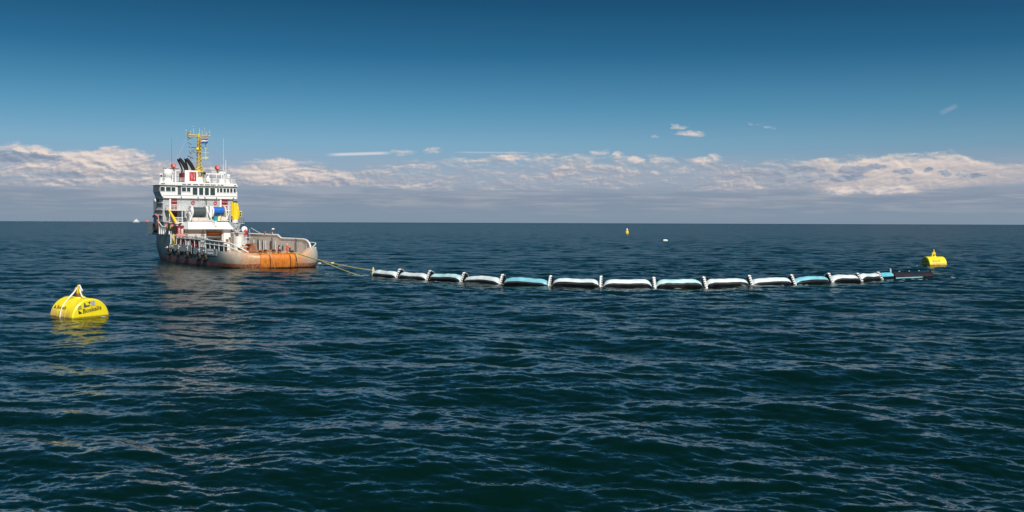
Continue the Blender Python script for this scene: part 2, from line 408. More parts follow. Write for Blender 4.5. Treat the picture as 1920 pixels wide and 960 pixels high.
# ---------------------------------------------------------------- mesh building
class MB:
    def __init__(s): s.v = []; s.f = []
    def add(s, vs, fs):
        o = len(s.v); s.v += [tuple(v) for v in vs]; s.f += [tuple(i + o for i in f) for f in fs]; return s
    def box(s, x0, x1, y0, y1, z0, z1):
        vs = [(x, y, z) for z in (z0, z1) for y in (y0, y1) for x in (x0, x1)]
        return s.add(vs, [(0, 2, 3, 1), (4, 5, 7, 6), (0, 1, 5, 4), (2, 6, 7, 3), (0, 4, 6, 2), (1, 3, 7, 5)])
    def tube(s, pts, r, n=6, closed=False):
        pts = [Vector(p) for p in pts]; m = len(pts)
        rr = r if isinstance(r, (list, tuple)) else [r] * m
        vs = []; pn = None
        for i, p in enumerate(pts):
            a = pts[(i - 1) % m] if (closed or i > 0) else p
            b = pts[(i + 1) % m] if (closed or i < m - 1) else p
            d = (b - a).normalized()
            if pn is None:
                pn = d.cross(Vector((0, 0, 1)))
                if pn.length < 1e-3: pn = d.cross(Vector((1, 0, 0)))
            pn = (pn - d * pn.dot(d)).normalized(); q = d.cross(pn)
            vs += [p + (pn * math.cos(2 * PI * k / n) + q * math.sin(2 * PI * k / n)) * rr[i] for k in range(n)]
        fs = []
        for i in range(m if closed else m - 1):
            j = (i + 1) % m
            fs += [(i * n + k, i * n + (k + 1) % n, j * n + (k + 1) % n, j * n + k) for k in range(n)]
        if not closed: fs += [tuple(range(n))[::-1], tuple((m - 1) * n + k for k in range(n))]
        return s.add(vs, fs)
    def lathe(s, c, prof, n=16, axis='Z'):
        """prof: list of (radius, height along the axis)"""
        vs = []
        for r, h in prof:
            for k in range(n):
                a = 2 * PI * k / n; p = (r * math.cos(a), r * math.sin(a), h)
                if axis == 'X': p = (h, p[0], p[1])
                elif axis == 'Y': p = (p[1], h, p[0])
                vs.append((c[0] + p[0], c[1] + p[1], c[2] + p[2]))
        m = len(prof)
        fs = [(i * n + k, i * n + (k + 1) % n, (i + 1) * n + (k + 1) % n, (i + 1) * n + k) for i in range(m - 1) for k in range(n)]
        fs += [tuple(range(n))[::-1], tuple((m - 1) * n + k for k in range(n))]
        return s.add(vs, fs)
    def sphere(s, c, r, n=12, sz=1.0):
        return s.lathe(c, [(max(1e-3, r * math.sin(PI * i / 8)), -r * sz * math.cos(PI * i / 8)) for i in range(9)], n)
    def prism(s, poly, z0, z1, axis='Z'):
        """extrude a polygon; axis names the direction of extrusion"""
        def P(a, b, h): return {'Z': (a, b, h), 'Y': (a, h, b), 'X': (h, a, b)}[axis]
        n = len(poly)
        vs = [P(a, b, z0) for a, b in poly] + [P(a, b, z1) for a, b in poly]
        fs = [tuple(range(n))[::-1], tuple(range(n, 2 * n))] + [(i, (i + 1) % n, n + (i + 1) % n, n + i) for i in range(n)]
        return s.add(vs, fs)
    def torus(s, c, R_, r, axis='X', n=18, k=8, flat=1.0):
        pts = []
        for i in range(n):
            a = 2 * PI * i / n; u, w = R_ * math.cos(a), R_ * math.sin(a)
            pts.append({'X': (c[0], c[1] + u, c[2] + w), 'Y': (c[0] + u, c[1], c[2] + w), 'Z': (c[0] + u, c[1] + w, c[2])}[axis])
        return s.tube(pts, r, k, closed=True)
    def mesh(s, name, smooth=False):
        me = bpy.data.meshes.new(name); me.from_pydata(s.v, [], s.f); me.update()
        bm = bmesh.new(); bm.from_mesh(me); bmesh.ops.recalc_face_normals(bm, faces=bm.faces[:])
        bm.to_mesh(me); bm.free()
        if smooth:
            me.polygons.foreach_set('use_smooth', [True] * len(me.polygons))
            try: me.set_sharp_from_angle(angle=R(38))
            except Exception: pass
        return me
    def build(s, name, m, parent=None, label=None, smooth=True, bevel=0):
        me = s.mesh(name, smooth); me.materials.append(M[m] if isinstance(m, str) else m)
        o = bpy.data.objects.new(name, me); C.objects.link(o)
        if parent is not None: o.parent = parent
        if label: o['label'] = label
        if bevel:
            bv = o.modifiers.new('bevel', 'BEVEL'); bv.width = bevel; bv.segments = 2; bv.limit_method = 'ANGLE'
        return o

def tag(o, label=None, cat=None, group=None, kind=None):
    for k, v in (('label', label), ('category', cat), ('group', group), ('kind', kind)):
        if v: o[k] = v
    return o
def thing(name, loc, rz, label, cat, group=None):
    o = bpy.data.objects.new(name, None); C.objects.link(o)
    o.location = loc; o.rotation_euler = (0, 0, rz); o.empty_display_size = 0.5
    return tag(o, label, cat, group)

def text_mesh(body, size, depth=0.012, bold=0.0):
    cu = bpy.data.curves.new('lettering', 'FONT'); cu.body = body; cu.size = size
    cu.extrude = depth; cu.offset = bold; cu.align_x = 'LEFT'; cu.resolution_u = 3
    o = bpy.data.objects.new('lettering', cu); C.objects.link(o)
    dg = bpy.context.evaluated_depsgraph_get(); dg.update()
    me = bpy.data.meshes.new_from_object(o.evaluated_get(dg))
    bpy.data.objects.remove(o)
    return me

# ---------------------------------------------------------------- the anchor handling tug
SHIP = Vector((-45.0, 188.0, 0.0)); HD = R(37.0)
SA = Vector((-math.sin(HD), math.cos(HD), 0)); SB = Vector((math.cos(HD), math.sin(HD), 0))
def ship_w(x, y, z): return SHIP + SB * x + SA * y + Vector((0, 0, z))
ship = thing('anchor_handling_tug', SHIP, HD, 'large tug with white bridge, yellow mast and rusty orange stern, left of the boom', 'tug')

# hull material: paint zones at fixed heights, worn orange stern, rust stains
def hull_material():
    m = bpy.data.materials.new('hull_paint'); m.use_nodes = True; t = m.node_tree; b = t.nodes['Principled BSDF']
    g = t.nodes.new('ShaderNodeTexCoord'); P = N(t, g.outputs['Object']); x, y, z = sep(t, P)
    n1 = noise(t, P, 0.7, 6, 0.6); n2 = noise(t, vec(t, x * 2.2, y * 2.2, z * 0.5), 0.9, 7, 0.7)
    n3 = noise(t, P, 3.0, 6, 0.7)
    grey = mix(t, y.step(-1.0, 7.0), (0.50, 0.48, 0.42), (0.060, 0.115, 0.130))     # pale beige at the stern, darker blue-grey along the sides
    grey = mix(t, n1.step(0.35, 0.7) * 0.5, grey, mix(t, y.step(-1.0, 7.0), (0.40, 0.37, 0.31), (0.09, 0.14, 0.155)))
    # rust spreading out from the stern gate
    ax = x + 1.2
    spread = (ax * ax / 58.0 + (n2 - 0.5) * 3.0 + (n3 - 0.5) * 1.0).step(1.1, 0.5) * y.step(6.0, 1.5)
    col = mix(t, spread * (0.6 + (ax * ax / 30.0).step(1.4, 0.6) * 0.3), grey, mix(t, n3.step(0.35, 0.65), (0.60, 0.20, 0.045), (0.58, 0.36, 0.19)))
    boot = (z + (n2 - 0.5) * 0.25 - (y.max(0.0)) * 0.016).step(0.92, 0.82)
    redc = mix(t, n1.step(0.35, 0.65), (0.20, 0.045, 0.04), (0.30, 0.11, 0.09))
    col = mix(t, boot, col, mix(t, y.step(2.0, 8.0), mix(t, n3.step(0.4, 0.6) * 0.7, redc, (0.58, 0.26, 0.10)), redc))
    # slime at the waterline
    col = mix(t, (z + (n3 - 0.5) * 0.3).step(0.30, 0.12), col, (0.02, 0.02, 0.018))
    # side stains
    col = mix(t, n2.step(0.60, 0.72) * 0.35, col, (0.25, 0.14, 0.09))
    t.links.new(col.k, b.inputs['Base Color'])
    b.inputs['Roughness'].default_value = 0.42
    bp = t.nodes.new('ShaderNodeBump'); bp.inputs['Strength'].default_value = 0.25; bp.inputs['Distance'].default_value = 0.06
    t.links.new((n1 + n3 * 0.3).k, bp.inputs['Height']); t.links.new(bp.outputs[0], b.inputs['Normal'])
    return m
M['hull'] = hull_material()
def stern_material():
    m = bpy.data.materials.new('stern_orange'); m.use_nodes = True; t = m.node_tree; b = t.nodes['Principled BSDF']
    g = t.nodes.new('ShaderNodeTexCoord'); P = N(t, g.outputs['Object']); x, y, z = sep(t, P)
    n1 = noise(t, P, 0.8, 6, 0.65); n2 = noise(t, vec(t, x * 3, y * 3, z * 0.7), 1.0, 7, 0.7)
    col = mix(t, n1.step(0.35, 0.65), (0.72, 0.20, 0.015), (0.80, 0.26, 0.03))
    col = mix(t, n2.step(0.42, 0.62) * 0.7, col, (0.42, 0.11, 0.02))
    col = mix(t, (n1 * 0.6 + n2 * 0.5).step(0.60, 0.68) * 0.6, col, (0.62, 0.38, 0.20))
    col = mix(t, (z + (n2 - 0.5) * 0.5).step(0.4, 0.1), col, (0.06, 0.02, 0.01))
    t.links.new(col.k, b.inputs['Base Color']); b.inputs['Roughness'].default_value = 0.55
    return m
M['stern'] = stern_material()

# plan outline at deck level, from the bow along port round the stern and back along starboard
def plan():
    side = [(0.0, 61.5), (2.2, 58.5), (4.6, 54.0), (6.6, 49.0), (7.9, 44.0), (8.5, 39.0), (8.7, 33.6), (8.72, 33.0), (8.75, 30.2), (8.8, 29.0), (8.85, 22.0), (8.9, 14.0), (8.95, 8.0), (9.0, 4.0)]
    quarter = []
    for i in range(1, 26):
        a = PI / 2 * i / 26
        c, s = math.cos(a), math.sin(a)
        quarter.append((9.0 * c ** 0.62, 4.0 - 8.9 * s ** 0.62))
    port = [(-x, y) for x, y in side] + [(-x, y) for x, y in quarter]
    star = [(x, y) for x, y in reversed(quarter)] + [(x, y) for x, y in reversed(side[1:])]
    return port + [(0.0, -4.92)] + star
PL = plan()
def sheer(x, y):
    """height of the hull's edge"""
    if y >= 32.8: return 5.9 + max(0, y - 40) ** 1.3 * 0.035
    if y >= 30.3: return 3.9
    run = 3.1 + (y - 5) * 0.032
    top = 3.75 if x > 0 else 3.05
    s = min(1, max(0, (abs(x + 0.6) - 4.0) / 3.4)); s = s * s * (3 - 2 * s)
    t_ = 2.65 + (top - 2.65) * s
    k = min(1, max(0, (y - 1.0) / 4.0))
    return t_ * (1 - k) + run * k
def hull_loft():
    mb = MB(); n = len(PL)
    prof = [(-1.6, 1.3), (-0.6, 0.75), (0.0, 0.45), (0.6, 0.22), (1.2, 0.07), (1.8, 0.0)]
    rings = []
    for i, (x, y) in enumerate(PL):
        p0 = Vector(PL[(i - 1) % n]); p1 = Vector(PL[(i + 1) % n]); d = (p1 - p0).normalized()
        nrm = Vector((-d.y, d.x))                     # inwards
        if nrm.dot(Vector((0, 25)) - Vector((x, y))) < 0: nrm = -nrm
        bow = max(0, (y - 40) / 20)
        zt = sheer(x, y); ring = []
        q = max(0.0, min(1.0, (6 - y) / 7.0))          # the stern's shoulders are rounder than the sides
        for z, off in prof:
            o = off * (0.35 + 0.65 * q) + bow * max(0, 2.6 - z) * 0.9
            if abs(x) < 0.3 and y > 55: o = bow * max(0, 5 - z) * 0.6; ring.append((0, y - o, z)); continue
            ring.append((x + nrm.x * o, y + nrm.y * o, z))
        for f, off in ((0.35, 0.03), (0.65, 0.14), (0.85, 0.32), (1.0, 0.62)):
            o = off * (0.12 + 0.88 * q); z = 1.8 + (zt - 1.8) * f
            ring.append((x + nrm.x * o, y + nrm.y * o, z))
        w = 0.9 * q + 0.25
        ring.append((x + nrm.x * (0.62 * q + w * 0.6), y + nrm.y * (0.62 * q + w * 0.6), zt))
        ring.append((x + nrm.x * (0.62 * q + w), y + nrm.y * (0.62 * q + w), max(2.45, zt - 0.5)))
        ring.append((x + nrm.x * (0.62 * q + w + 0.1), y + nrm.y * (0.62 * q + w + 0.1), 2.4))
        rings.append(ring)
    k = len(rings[0]); vs = [v for r in rings for v in r]
    fs = [(i * k + j, ((i + 1) % n) * k + j, ((i + 1) % n) * k + j + 1, i * k + j + 1) for i in range(n) for j in range(k - 1)]
    mb.add(vs, fs); mb.add([r[0] for r in rings], [tuple(range(n))])
    return mb
hull = hull_loft().build('hull', 'hull', ship)
# stern plating: the orange gate area set 3 cm proud of the shell
def on_shell(x, z, out=0.03):
    """a point on the rounded transom at width x and height z"""
    y = 4.0 - 8.9 * (max(0.0, 1 - (abs(x) / 9.0) ** (1 / 0.31))) ** 0.31
    off = np.interp(z, [-0.6, 0, 0.6, 1.2, 1.8, 2.1, 2.35, 2.52, 2.65], [0.75, 0.45, 0.22, 0.07, 0.0, 0.03, 0.14, 0.32, 0.55])
    return (x, y + off - out, z)
mb = MB(); xs = [-4.6 + 6.9 * i / 18 for i in range(19)]; zs = [-0.4, 0, 0.3, 0.6, 0.9, 1.2, 1.5, 1.8, 2.1, 2.35, 2.52, 2.66]
vs = [on_shell(x, z, 0.05) for x in xs for z in zs]; k = len(zs)
mb.add(vs, [(i * k + j, (i + 1) * k + j, (i + 1) * k + j + 1, i * k + j + 1) for i in range(18) for j in range(k - 1)])
mb.add([(x, y, 2.69) for x in (-4.6, 2.3) for y in (-4.35, -2.9)], [(0, 2, 3, 1)])
o = mb.build('stern_plate', 'stern', ship, 'rusty orange plating across the stern')
sol = o.modifiers.new('thick', 'SOLIDIFY'); sol.thickness = 0.05; sol.offset = 1
for xa, xb in ((-2.9, -2.7), (1.0, 1.3)):
    MB().tube([on_shell(xa + (xb - xa) * i / 8, 2.6 - 2.5 * i / 8, 0.12) for i in range(9)], 0.07, 6).build('rubbing_strip', 'black', ship)
MB().tube([on_shell(-2.7 + 1.0 * i / 8, 2.7 - 2.9 * i / 8, 0.14) for i in range(9)], 0.03, 5).build('hanging_line', 'cream', ship)

# decks
def inset(pl, d):
    out = []
    n = len(pl)
    for i, (x, y) in enumerate(pl):
        p0 = Vector(pl[(i - 1) % n]); p1 = Vector(pl[(i + 1) % n]); dd = (p1 - p0).normalized(); nn = Vector((-dd.y, dd.x))
        if nn.dot(Vector((0, 25)) - Vector((x, y))) < 0: nn = -nn
        out.append((x + nn.x * d, y + nn.y * d))
    return out
aft = [p for p in inset(PL, 0.7) if p[1] < 34]
MB().prism(aft, 2.3, 2.55).build('working_deck', 'deck', ship)
fore = [p for p in inset(PL, 0.3) if p[1] > 33.2]
MB().prism(fore, 5.45, 5.7).build('forecastle_deck', 'grey', ship)
MB().box(-8.3, 8.3, 33.3, 33.5, 2.5, 5.44).build('forecastle_bulkhead', 'grey', ship)
# timber planking on the working deck, laid fore and aft
plank = MB().box(-0.62, 0.62, -4.0, 14.0, 2.56, 2.62).mesh('deck_plank'); plank.materials.append(M['deck'])
for i in range(10):
    o = bpy.data.objects.new('deck_plank', plank); C.objects.link(o); o.parent = ship
    o.location = (-5.9 + i * 1.31, 1.0 if abs(-5.9 + i * 1.31) > 4 else 0, 0.004 * (i % 3))
# stowed rusty gear and grating beside the deckhouse
g = MB()
for i in range(7):
    a = random.uniform(-0.5, 0.5); x0, y0 = random.uniform(4.4, 6.4), random.uniform(21.5, 24.5); z0 = 2.7 + i * 0.22
    g.tube([(x0 - 0.9, y0 + a, z0), (x0 + 0.9, y0 - a, z0 + random.uniform(-.1, .3))], random.uniform(.12, .26), 7)
for i in range(4):
    g.box(4.2 + i * .5, 4.6 + i * .5, 21.8 + i * .4, 22.9 + i * .4, 2.6, 3.3 + random.uniform(0, .7))
g.build('stowed_gear', 'rusty', ship)

# starboard bulwark: plate, pale cap rail, inner stiffeners
bw = [(31.5, 5.95), (16.2, 5.85), (14.4, 5.2), (9, 5.2), (4.0, 5.15), (2.2, 4.95), (1.0, 4.5), (0.3, 3.9), (0.1, 3.5)]
def bx(y): return 7.95 - max(0, 3.5 - y) * 0.10
mb = MB()
vs = []
for y, z in bw: vs += [(bx(y), y, 2.5), (bx(y), y, z), (bx(y) + 0.09, y, z), (bx(y) + 0.09, y, 2.5)]
mb.add(vs, [(i * 4 + a, (i + 1) * 4 + a, (i + 1) * 4 + (a + 1) % 4, i * 4 + (a + 1) % 4) for i in range(len(bw) - 1) for a in range(4)] + [(0, 1, 2, 3)])
mb.build('starboard_bulwark', 'bulwark', ship, smooth=False)
MB().tube([(bx(y) + 0.04, y, z + 0.05) for y, z in bw[:-1]] + [(7.5, -0.1, 3.5), (7.5, -0.2, 2.7)], 0.17, 8).build('cap_rail', 'white', ship)
rib = MB().box(7.72, 7.93, -0.06, 0.06, 2.56, 4.7).mesh('bulwark_rib'); rib.materials.append(M['grey'])
rib2 = MB().box(7.70, 7.93, -0.07, 0.07, 2.56, 5.3).mesh('bulwark_rib'); rib2.materials.append(M['darkgrey'])
for y in (2.4, 7.2, 17.2, 18.9, 22.2, 23.2, 25.4, 28.5):
    o = bpy.data.objects.new('bulwark_rib', rib2 if y in (7.2, 18.9, 24.2) else rib); C.objects.link(o); o.parent = ship; o.location = (0, y, 0)
for y, z, h in ((26.2, 2.7, 2.1), (23.6, 2.7, 2.0), (19.6, 2.7, 1.9), (15.4, 2.9, 0.9), (13.6, 2.8, 0.9), (10.2, 2.7, 0.7)):
    MB().box(7.80, 7.94, y - 0.28, y + 0.28, z, z + h).build('freeing_port', 'darkgrey', ship)
MB().tube([(8.6, 3.2, 4.55), (8.75, 1.2, 4.6), (8.4, -0.5, 4.5), (8.0, -1.2, 4.3), (7.7, -0.9, 3.9), (7.4, -0.4, 3.45)], 0.11, 7).build('outer_rail', 'white', ship)
MB().prism([(8.6, 3.2), (8.8, 1.2), (8.3, -0.9), (7.6, -0.4), (8.05, 3.2)], 3.2, 3.75).build('fairlead_base', 'bulwark', ship)
# davit and small red light on the starboard bulwark
MB().tube([(7.9, 20.6, 5.9), (7.9, 19.0, 7.0), (7.9, 18.4, 7.05)], 0.10, 6).tube([(7.9, 18.8, 5.9), (7.9, 18.8, 6.9)], 0.12, 6).build('davit', 'grey', ship)
MB().sphere((7.9, 18.4, 7.1), 0.32, 10, 0.6).build('davit_head', 'white', ship)
MB().lathe((7.95, 22.6, 6.0), [(.12, 0), (.2, .1), (.2, .45), (.05, .6)], 8).build('warning_light', 'red', ship)
# tow pins on the stern
for x, h in ((-4.1, 0.75), (-3.1, 0.95), (-1.5, 1.0), (-0.3, 1.0)):
    p = MB().lathe((x, -3.3, 2.6), [(.24, 0), (.24, h - .1), (.20, h)], 12).build('tow_pin', 'rusty', ship)
    MB().lathe((x, -3.3, 2.6 + h * 0.55), [(.245, 0), (.245, h * 0.3)], 12).build('collar', 'black', p)
# shark jaws / rollers further forward
MB().lathe((0, 6.0, 2.9), [(.3, -3.0), (.3, 3.0)], 12, 'X').build('deck_roller', 'rusty', ship)
# ---------------------------------------------------------------- deckhouses and bridge
MB().box(-7.9, 7.2, 35.0, 51.0, 5.7, 8.5).build('lower_house', 'panel', ship, bevel=.05)
MB().box(-8.2, 7.5, 39.2, 43.6, 8.5, 13.7).build('accommodation', 'grey', ship, bevel=.05)
MB().box(-6.4, 6.2, 43.6, 51.5, 8.5, 13.7).build('accommodation_front', 'grey', ship, bevel=.05)
for x0, x1 in ((-6.5, -5.2), (4.7, 6.1)):
    d = MB().box(x0, x1, 39.0, 39.17, 9.2, 13.5).build('louvre_door', 'maroon', ship)
    for z in (10.6, 12.2, 12.9):
        MB().box(x0 + 0.05, x1 - 0.05, 38.93, 38.99, z, z + 0.16).build('band', 'pink', d)
    MB().box(x0 - 0.35, x0 - 0.02, 38.95, 39.17, 9.2, 13.6).build('door_post', 'white', ship)
for x in (-1.7, 3.3):
    MB().torus((x, 39.08, 12.75), 0.32, 0.10, 'Y', 14, 6).build('lifebuoy', 'red', ship)
MB().box(1.15, 1.35, 39.0, 39.18, 12.2, 13.5).build('drain_pipe', 'darkgrey', ship)
for x in (-4.0, -2.8, 0.2, 2.3, 5.0):
    MB().box(x - .3, x + .3, 39.1, 39.19, 9.6, 10.2).build('cabin_window', 'glass', ship)
# ledges on the port side wall
for z in (9.9, 11.1, 12.6): MB().box(-8.42, -8.21, 39.4, 43.5, z, z + .12).build('ledge', 'white', ship)
for y in (40.3, 42.2):
    for z in (10.4, 13.0): MB().box(-8.26, -8.21, y - .3, y + .3, z, z + .55).build('side_window', 'glass', ship)
MB().sphere((-8.6, 42.8, 13.2), .3, 8, 1.4).build('side_lamp', 'white', ship)

def railing(pts, h, name='railing', m='white', rails=3, step=1.2, r=0.035, parent=None):
    mb = MB(); pts = [Vector(p) for p in pts]
    for k in range(1, rails + 1): mb.tube([p + Vector((0, 0, h * k / rails)) for p in pts], r if k < rails else r * 1.4, 5)
    for a, b in zip(pts, pts[1:]):
        n = max(1, round((b - a).length / step))
        for i in range(n + 1): p = a.lerp(b, i / n); mb.tube([p, p + Vector((0, 0, h))], r, 5)
    return mb.build(name, m, parent or ship)

MB().box(-7.9, 7.5, 36.2, 39.1, 10.95, 11.15).build('walkway', 'white', ship)
railing([(-7.8, 39, 11.15), (-7.8, 36.3, 11.15), (-4.6, 36.3, 11.15)], 0.95, step=1.0, r=.045)
railing([(4.0, 36.3, 11.15), (7.4, 36.3, 11.15), (7.4, 39, 11.15)], 0.95, step=1.0, r=.045)
for x in (-7.7, -5.0, 5.6, 7.3): MB().box(x - .08, x + .08, 36.3, 36.46, 8.5, 10.94).build('walkway_post', 'white', ship)
MB().box(-8.6, -4.6, 33.6, 36.1, 8.3, 8.5).build('boat_deck', 'white', ship)
railing([(-8.5, 36, 8.5), (-8.5, 33.7, 8.5), (-5.0, 33.7, 8.5)], 0.95, step=.8, r=.045)

# bridge: wings, body with a taller middle, glazing set into frames
bridge = MB().prism([(-8.35, 13.62), (8.05, 13.62), (8.05, 16.4), (-8.95, 16.4), (-8.95, 15.1)], 38.75, 43.4, 'Y').build('bridge', 'white', ship, bevel=.06)
MB().box(8.052, 8.3, 38.9, 43.2, 13.7, 15.3).build('wing_end', 'white', bridge)
roof = MB().prism([(-9.35, 16.42), (8.35, 16.42), (7.95, 17.12), (-9.0, 17.12)], 38.3, 44.0, 'Y').build('bridge_roof', 'white', ship, bevel=.05)
MB().box(-5.4, 5.2, 43.4, 48.5, 13.7, 16.41).build('bridge_front', 'white', ship, bevel=.05)
for y in (39.6, 40.9, 42.2): MB().box(-9.05, -8.93, y - .5, y + .5, 15.0, 16.1).build('wing_window', 'glass', bridge)
def bxm(xz): return -8.9 + (xz - 165) * 17.0 / 810.0         # measured positions along the aft face
wins = [(165, 215, 0), (222, 275, 0), (278, 322, 0), (385, 432, 0), (437, 478, 0), (497, 552, 1), (565, 614, 1), (626, 674, 1), (684, 740, 1),
        (757, 782, 0), (788, 820, 0), (827, 858, 0), (864, 894, 0), (900, 930, 0), (938, 966, 0)]
for a, b, big_ in wins:
    x0, x1 = bxm(a), bxm(b); z0, z1 = (14.42, 16.05) if big_ else (15.12, 16.02)
    x0 += .05; x1 -= .05
    fr = MB()
    t_ = .07
    for q in ((x0 - t_, x1 + t_, z1, z1 + t_), (x0 - t_, x1 + t_, z0 - t_, z0), (x0 - t_, x0, z0, z1), (x1, x1 + t_, z0, z1)):
        fr.box(q[0], q[1], 38.66, 38.78, q[2], q[3])
    f = fr.build('window', 'white', bridge, smooth=False)
    MB().box(x0 + .001, x1 - .001, 38.71, 38.745, z0 + .001, z1 - .001).build('pane', 'glass', f, smooth=False)
MB().box(bxm(345), bxm(380), 38.69, 38.745, 14.4, 16.2).build('bridge_door', 'darkgrey', bridge)
for a, b in ((170, 210), (385, 425), (440, 475), (497, 550), (567, 610), (625, 675), (685, 738), (760, 780), (790, 820), (938, 960)):
    MB().box(bxm(a), bxm(b), 38.24, 38.32, 16.62, 16.76).build('vent_slot', 'black', roof)
for x in (-8.4, -4.4, -.7, 0.8, 3.4, 7.3): MB().sphere((x, 38.6, 13.85), .14, 8).build('floodlight', 'darkgrey', bridge)
MB().box(-8.3, 8.0, 38.64, 38.74, 14.28, 14.36).build('handrail', 'white', bridge)

# monkey island: rails, domes, funnel, masts
railing([(-8.8, 43.7, 17.12), (-8.8, 38.6, 17.12), (-3.6, 38.6, 17.12)], 0.9, step=.9)
railing([(.6, 38.6, 17.12), (7.8, 38.6, 17.12), (7.8, 43.7, 17.12)], 0.9, step=.9)
MB().lathe((-6.3, 41.5, 17.12), [(.75, 0), (.72, .9), (.25, 1.1), (.25, 1.3)], 12).sphere((-6.3, 41.5, 19.15), 1.0, 18, 1.0).build('satellite_dome', 'white', ship)
MB().lathe((-7.9, 41.2, 17.12), [(.34, 0), (.28, 1.2)], 10).sphere((-7.9, 41.2, 18.6), .38, 10).build('antenna_pod', 'white', ship)
MB().sphere((-7.95, 40.84, 18.55), .22, 8).build('pod_lens', 'black', ship)
MB().lathe((7.3, 41.5, 17.12), [(.5, 0), (.2, .5), (.2, 1.1), (.45, 1.3), (.45, 1.45)], 10).sphere((7.3, 41.5, 18.9), .44, 12, 1.0).build('satellite_dome', 'white', ship)
MB().lathe((6.6, 40.5, 17.12), [(.3, 0), (.3, .5)], 8).sphere((6.6, 40.5, 17.9), .33, 10).build('antenna_pod', 'white', ship)
fun = MB().box(-2.85, 0.0, 40.6, 43.4, 17.12, 19.85).build('funnel_casing', 'white', ship, bevel=.08)
MB().box(-3.3, -2.86, 40.9, 43.2, 17.12, 19.3).build('funnel_side', 'maroon', fun)
em = MB().box(-1.9, -.4, 40.54, 40.595, 17.5, 19.5).build('emblem_panel', 'panel_red', fun)
w_ = MB()
for p in ([(-1.75, 19.3), (-1.55, 19.3), (-1.28, 17.9), (-1.45, 17.75)], [(-1.45, 17.75), (-1.28, 17.9), (-1.1, 18.9), (-1.2, 19.1)], [(-1.0, 19.3), (-.8, 19.3), (-.75, 17.8), (-.9, 17.8)]):
    w_.prism([(x, z) for x, z in p], 40.49, 40.538, 'Y')
w_.build('emblem', 'pink', em, smooth=False)
MB().box(-.02 + .03, 1.0, 40.4, 42.4, 17.12, 18.4).build('locker', 'white', ship, bevel=.05)
for x, y, r, lean in ((-2.35, 41.4, .40, -1.5), (-.75, 41.4, .42, -1.55)):
    MB().tube([(x, y, 19.6), (x - .05, y, 20.3), (x + lean * .35, y, 21.2), (x + lean * .75, y, 22.0), (x + lean, y, 22.35)], [r, r, r, r * .95, r * .85], 14).build('exhaust_pipe', 'funnel', fun)
MB().tube([(-1.6, 42.2, 19.8), (-2.0, 42.2, 21.2), (-2.35, 42.2, 22.5)], .17, 8).tube([(-2.9, 42.2, 19.8), (-3.3, 42.2, 21.0), (-4.0, 42.2, 22.3)], .17, 8).build('exhaust_pipe', 'black', fun)
MB().tube([(-1.6, 41.6, 19.8), (-1.75, 41.6, 21.2)], .2, 8).build('steam_pipe', 'grey', fun)

# lattice mast
mx, my = 0.85, 42.2
lm = MB(); rk = MB()
def leg(sx, sy, z):
    w = np.interp(z, [17.1, 20.2, 21.0, 28.0], [.95, .75, .40, .26]); return (mx + sx * w - .25 * np.interp(z, [17, 20], [1, 0]), my + sy * w, z)
zz = [17.1, 18.6, 20.2, 21.0, 21.8, 22.6, 23.4, 24.2, 25.0, 25.8, 26.6, 27.4]
for sx, sy in ((-1, -1), (1, -1), (1, 1), (-1, 1)): lm.tube([leg(sx, sy, z) for z in zz], .085, 6)
for a, b in zip(zz[1:], zz[2:]):
    for (p, q) in (((-1, -1), (1, -1)), ((1, -1), (1, 1)), ((1, 1), (-1, 1)), ((-1, 1), (-1, -1))):
        rk.tube([leg(*p, a), leg(*q, b)], .06, 5); rk.tube([leg(*p, a), leg(*q, a)], .06, 5)
mast = lm.build('lattice_mast', 'mast', ship); rk.build('mast_bracing', 'mast', mast)
MB().lathe((mx - .2, my, 19.6), [(1.1, 0), (1.1, .15), (.4, .5), (.35, 1.2)], 8).build('mast_foot', 'yellow', mast)
MB().box(mx - .5, mx + .5, my - .5, my + .5, 24.2, 24.35).box(mx - 1.3, mx + .2, my - .6, my + .6, 24.0, 24.15).build('mast_platform', 'mast', mast)
MB().lathe((mx - .5, my - .5, 24.4), [(.3, 0), (.38, .3), (.2, .6)], 8).build('lamp', 'yellow', mast)
MB().box(mx - .16, mx + .16, my - .3, my + .1, 24.4, 26.5).build('cable_run', 'black', mast)
MB().tube([(-1.7, my, 27.75), (3.4, my, 27.75)], .16, 7).tube([(-1.6, my, 27.45), (3.3, my, 27.45)], .07, 6).build('crosstree', 'mast', mast)
MB().tube([(mx, my, 27.4), (mx, my, 28.2)], .2, 7).build('mast_cap', 'yellow', mast)
for x, h, r in ((-2.0, 1.2, .05), (-1.1, 1.0, .05), (-.35, 2.0, .035), (1.0, 1.6, .05), (1.6, 1.2, .04), (2.6, .9, .05), (3.3, 1.5, .035), (2.2, 1.9, .025)):
    MB().tube([(x, my, 27.7), (x, my, 27.7 + h)], r, 5).build('antenna', 'pale_yellow', mast)
for x, z in ((-2.1, 28.5), (-1.0, 28.4), (3.1, 28.4), (-.4, 29.6)): MB().sphere((x, my, z), .17, 8).build('antenna_head', 'grey', mast)
for x0, z0, x1, z1, r in ((-2.0, 27.9, -1.4, 28.4, .10), (-1.9, 26.7, -.7, 27.2, .09), (-1.9, 27.3, -1.2, 26.9, .09), (-1.0, 25.0, .3, 25.0, .10), (-1.7, 26.1, -1.0, 25.6, .06), (-1.6, 25.2, -1.2, 24.9, .06),
                      (-1.5, 24.1, -.9, 23.5, .07), (-1.8, 23.1, -.6, 22.6, .10), (-1.0, 24.3, .4, 24.6, .06), (1.2, 25.3, 1.9, 24.9, .07)):
    MB().tube([(x0, my - .3, z0), (x1, my - .3, z1)], r, 6).build('radar_arm', 'darkgrey', mast)
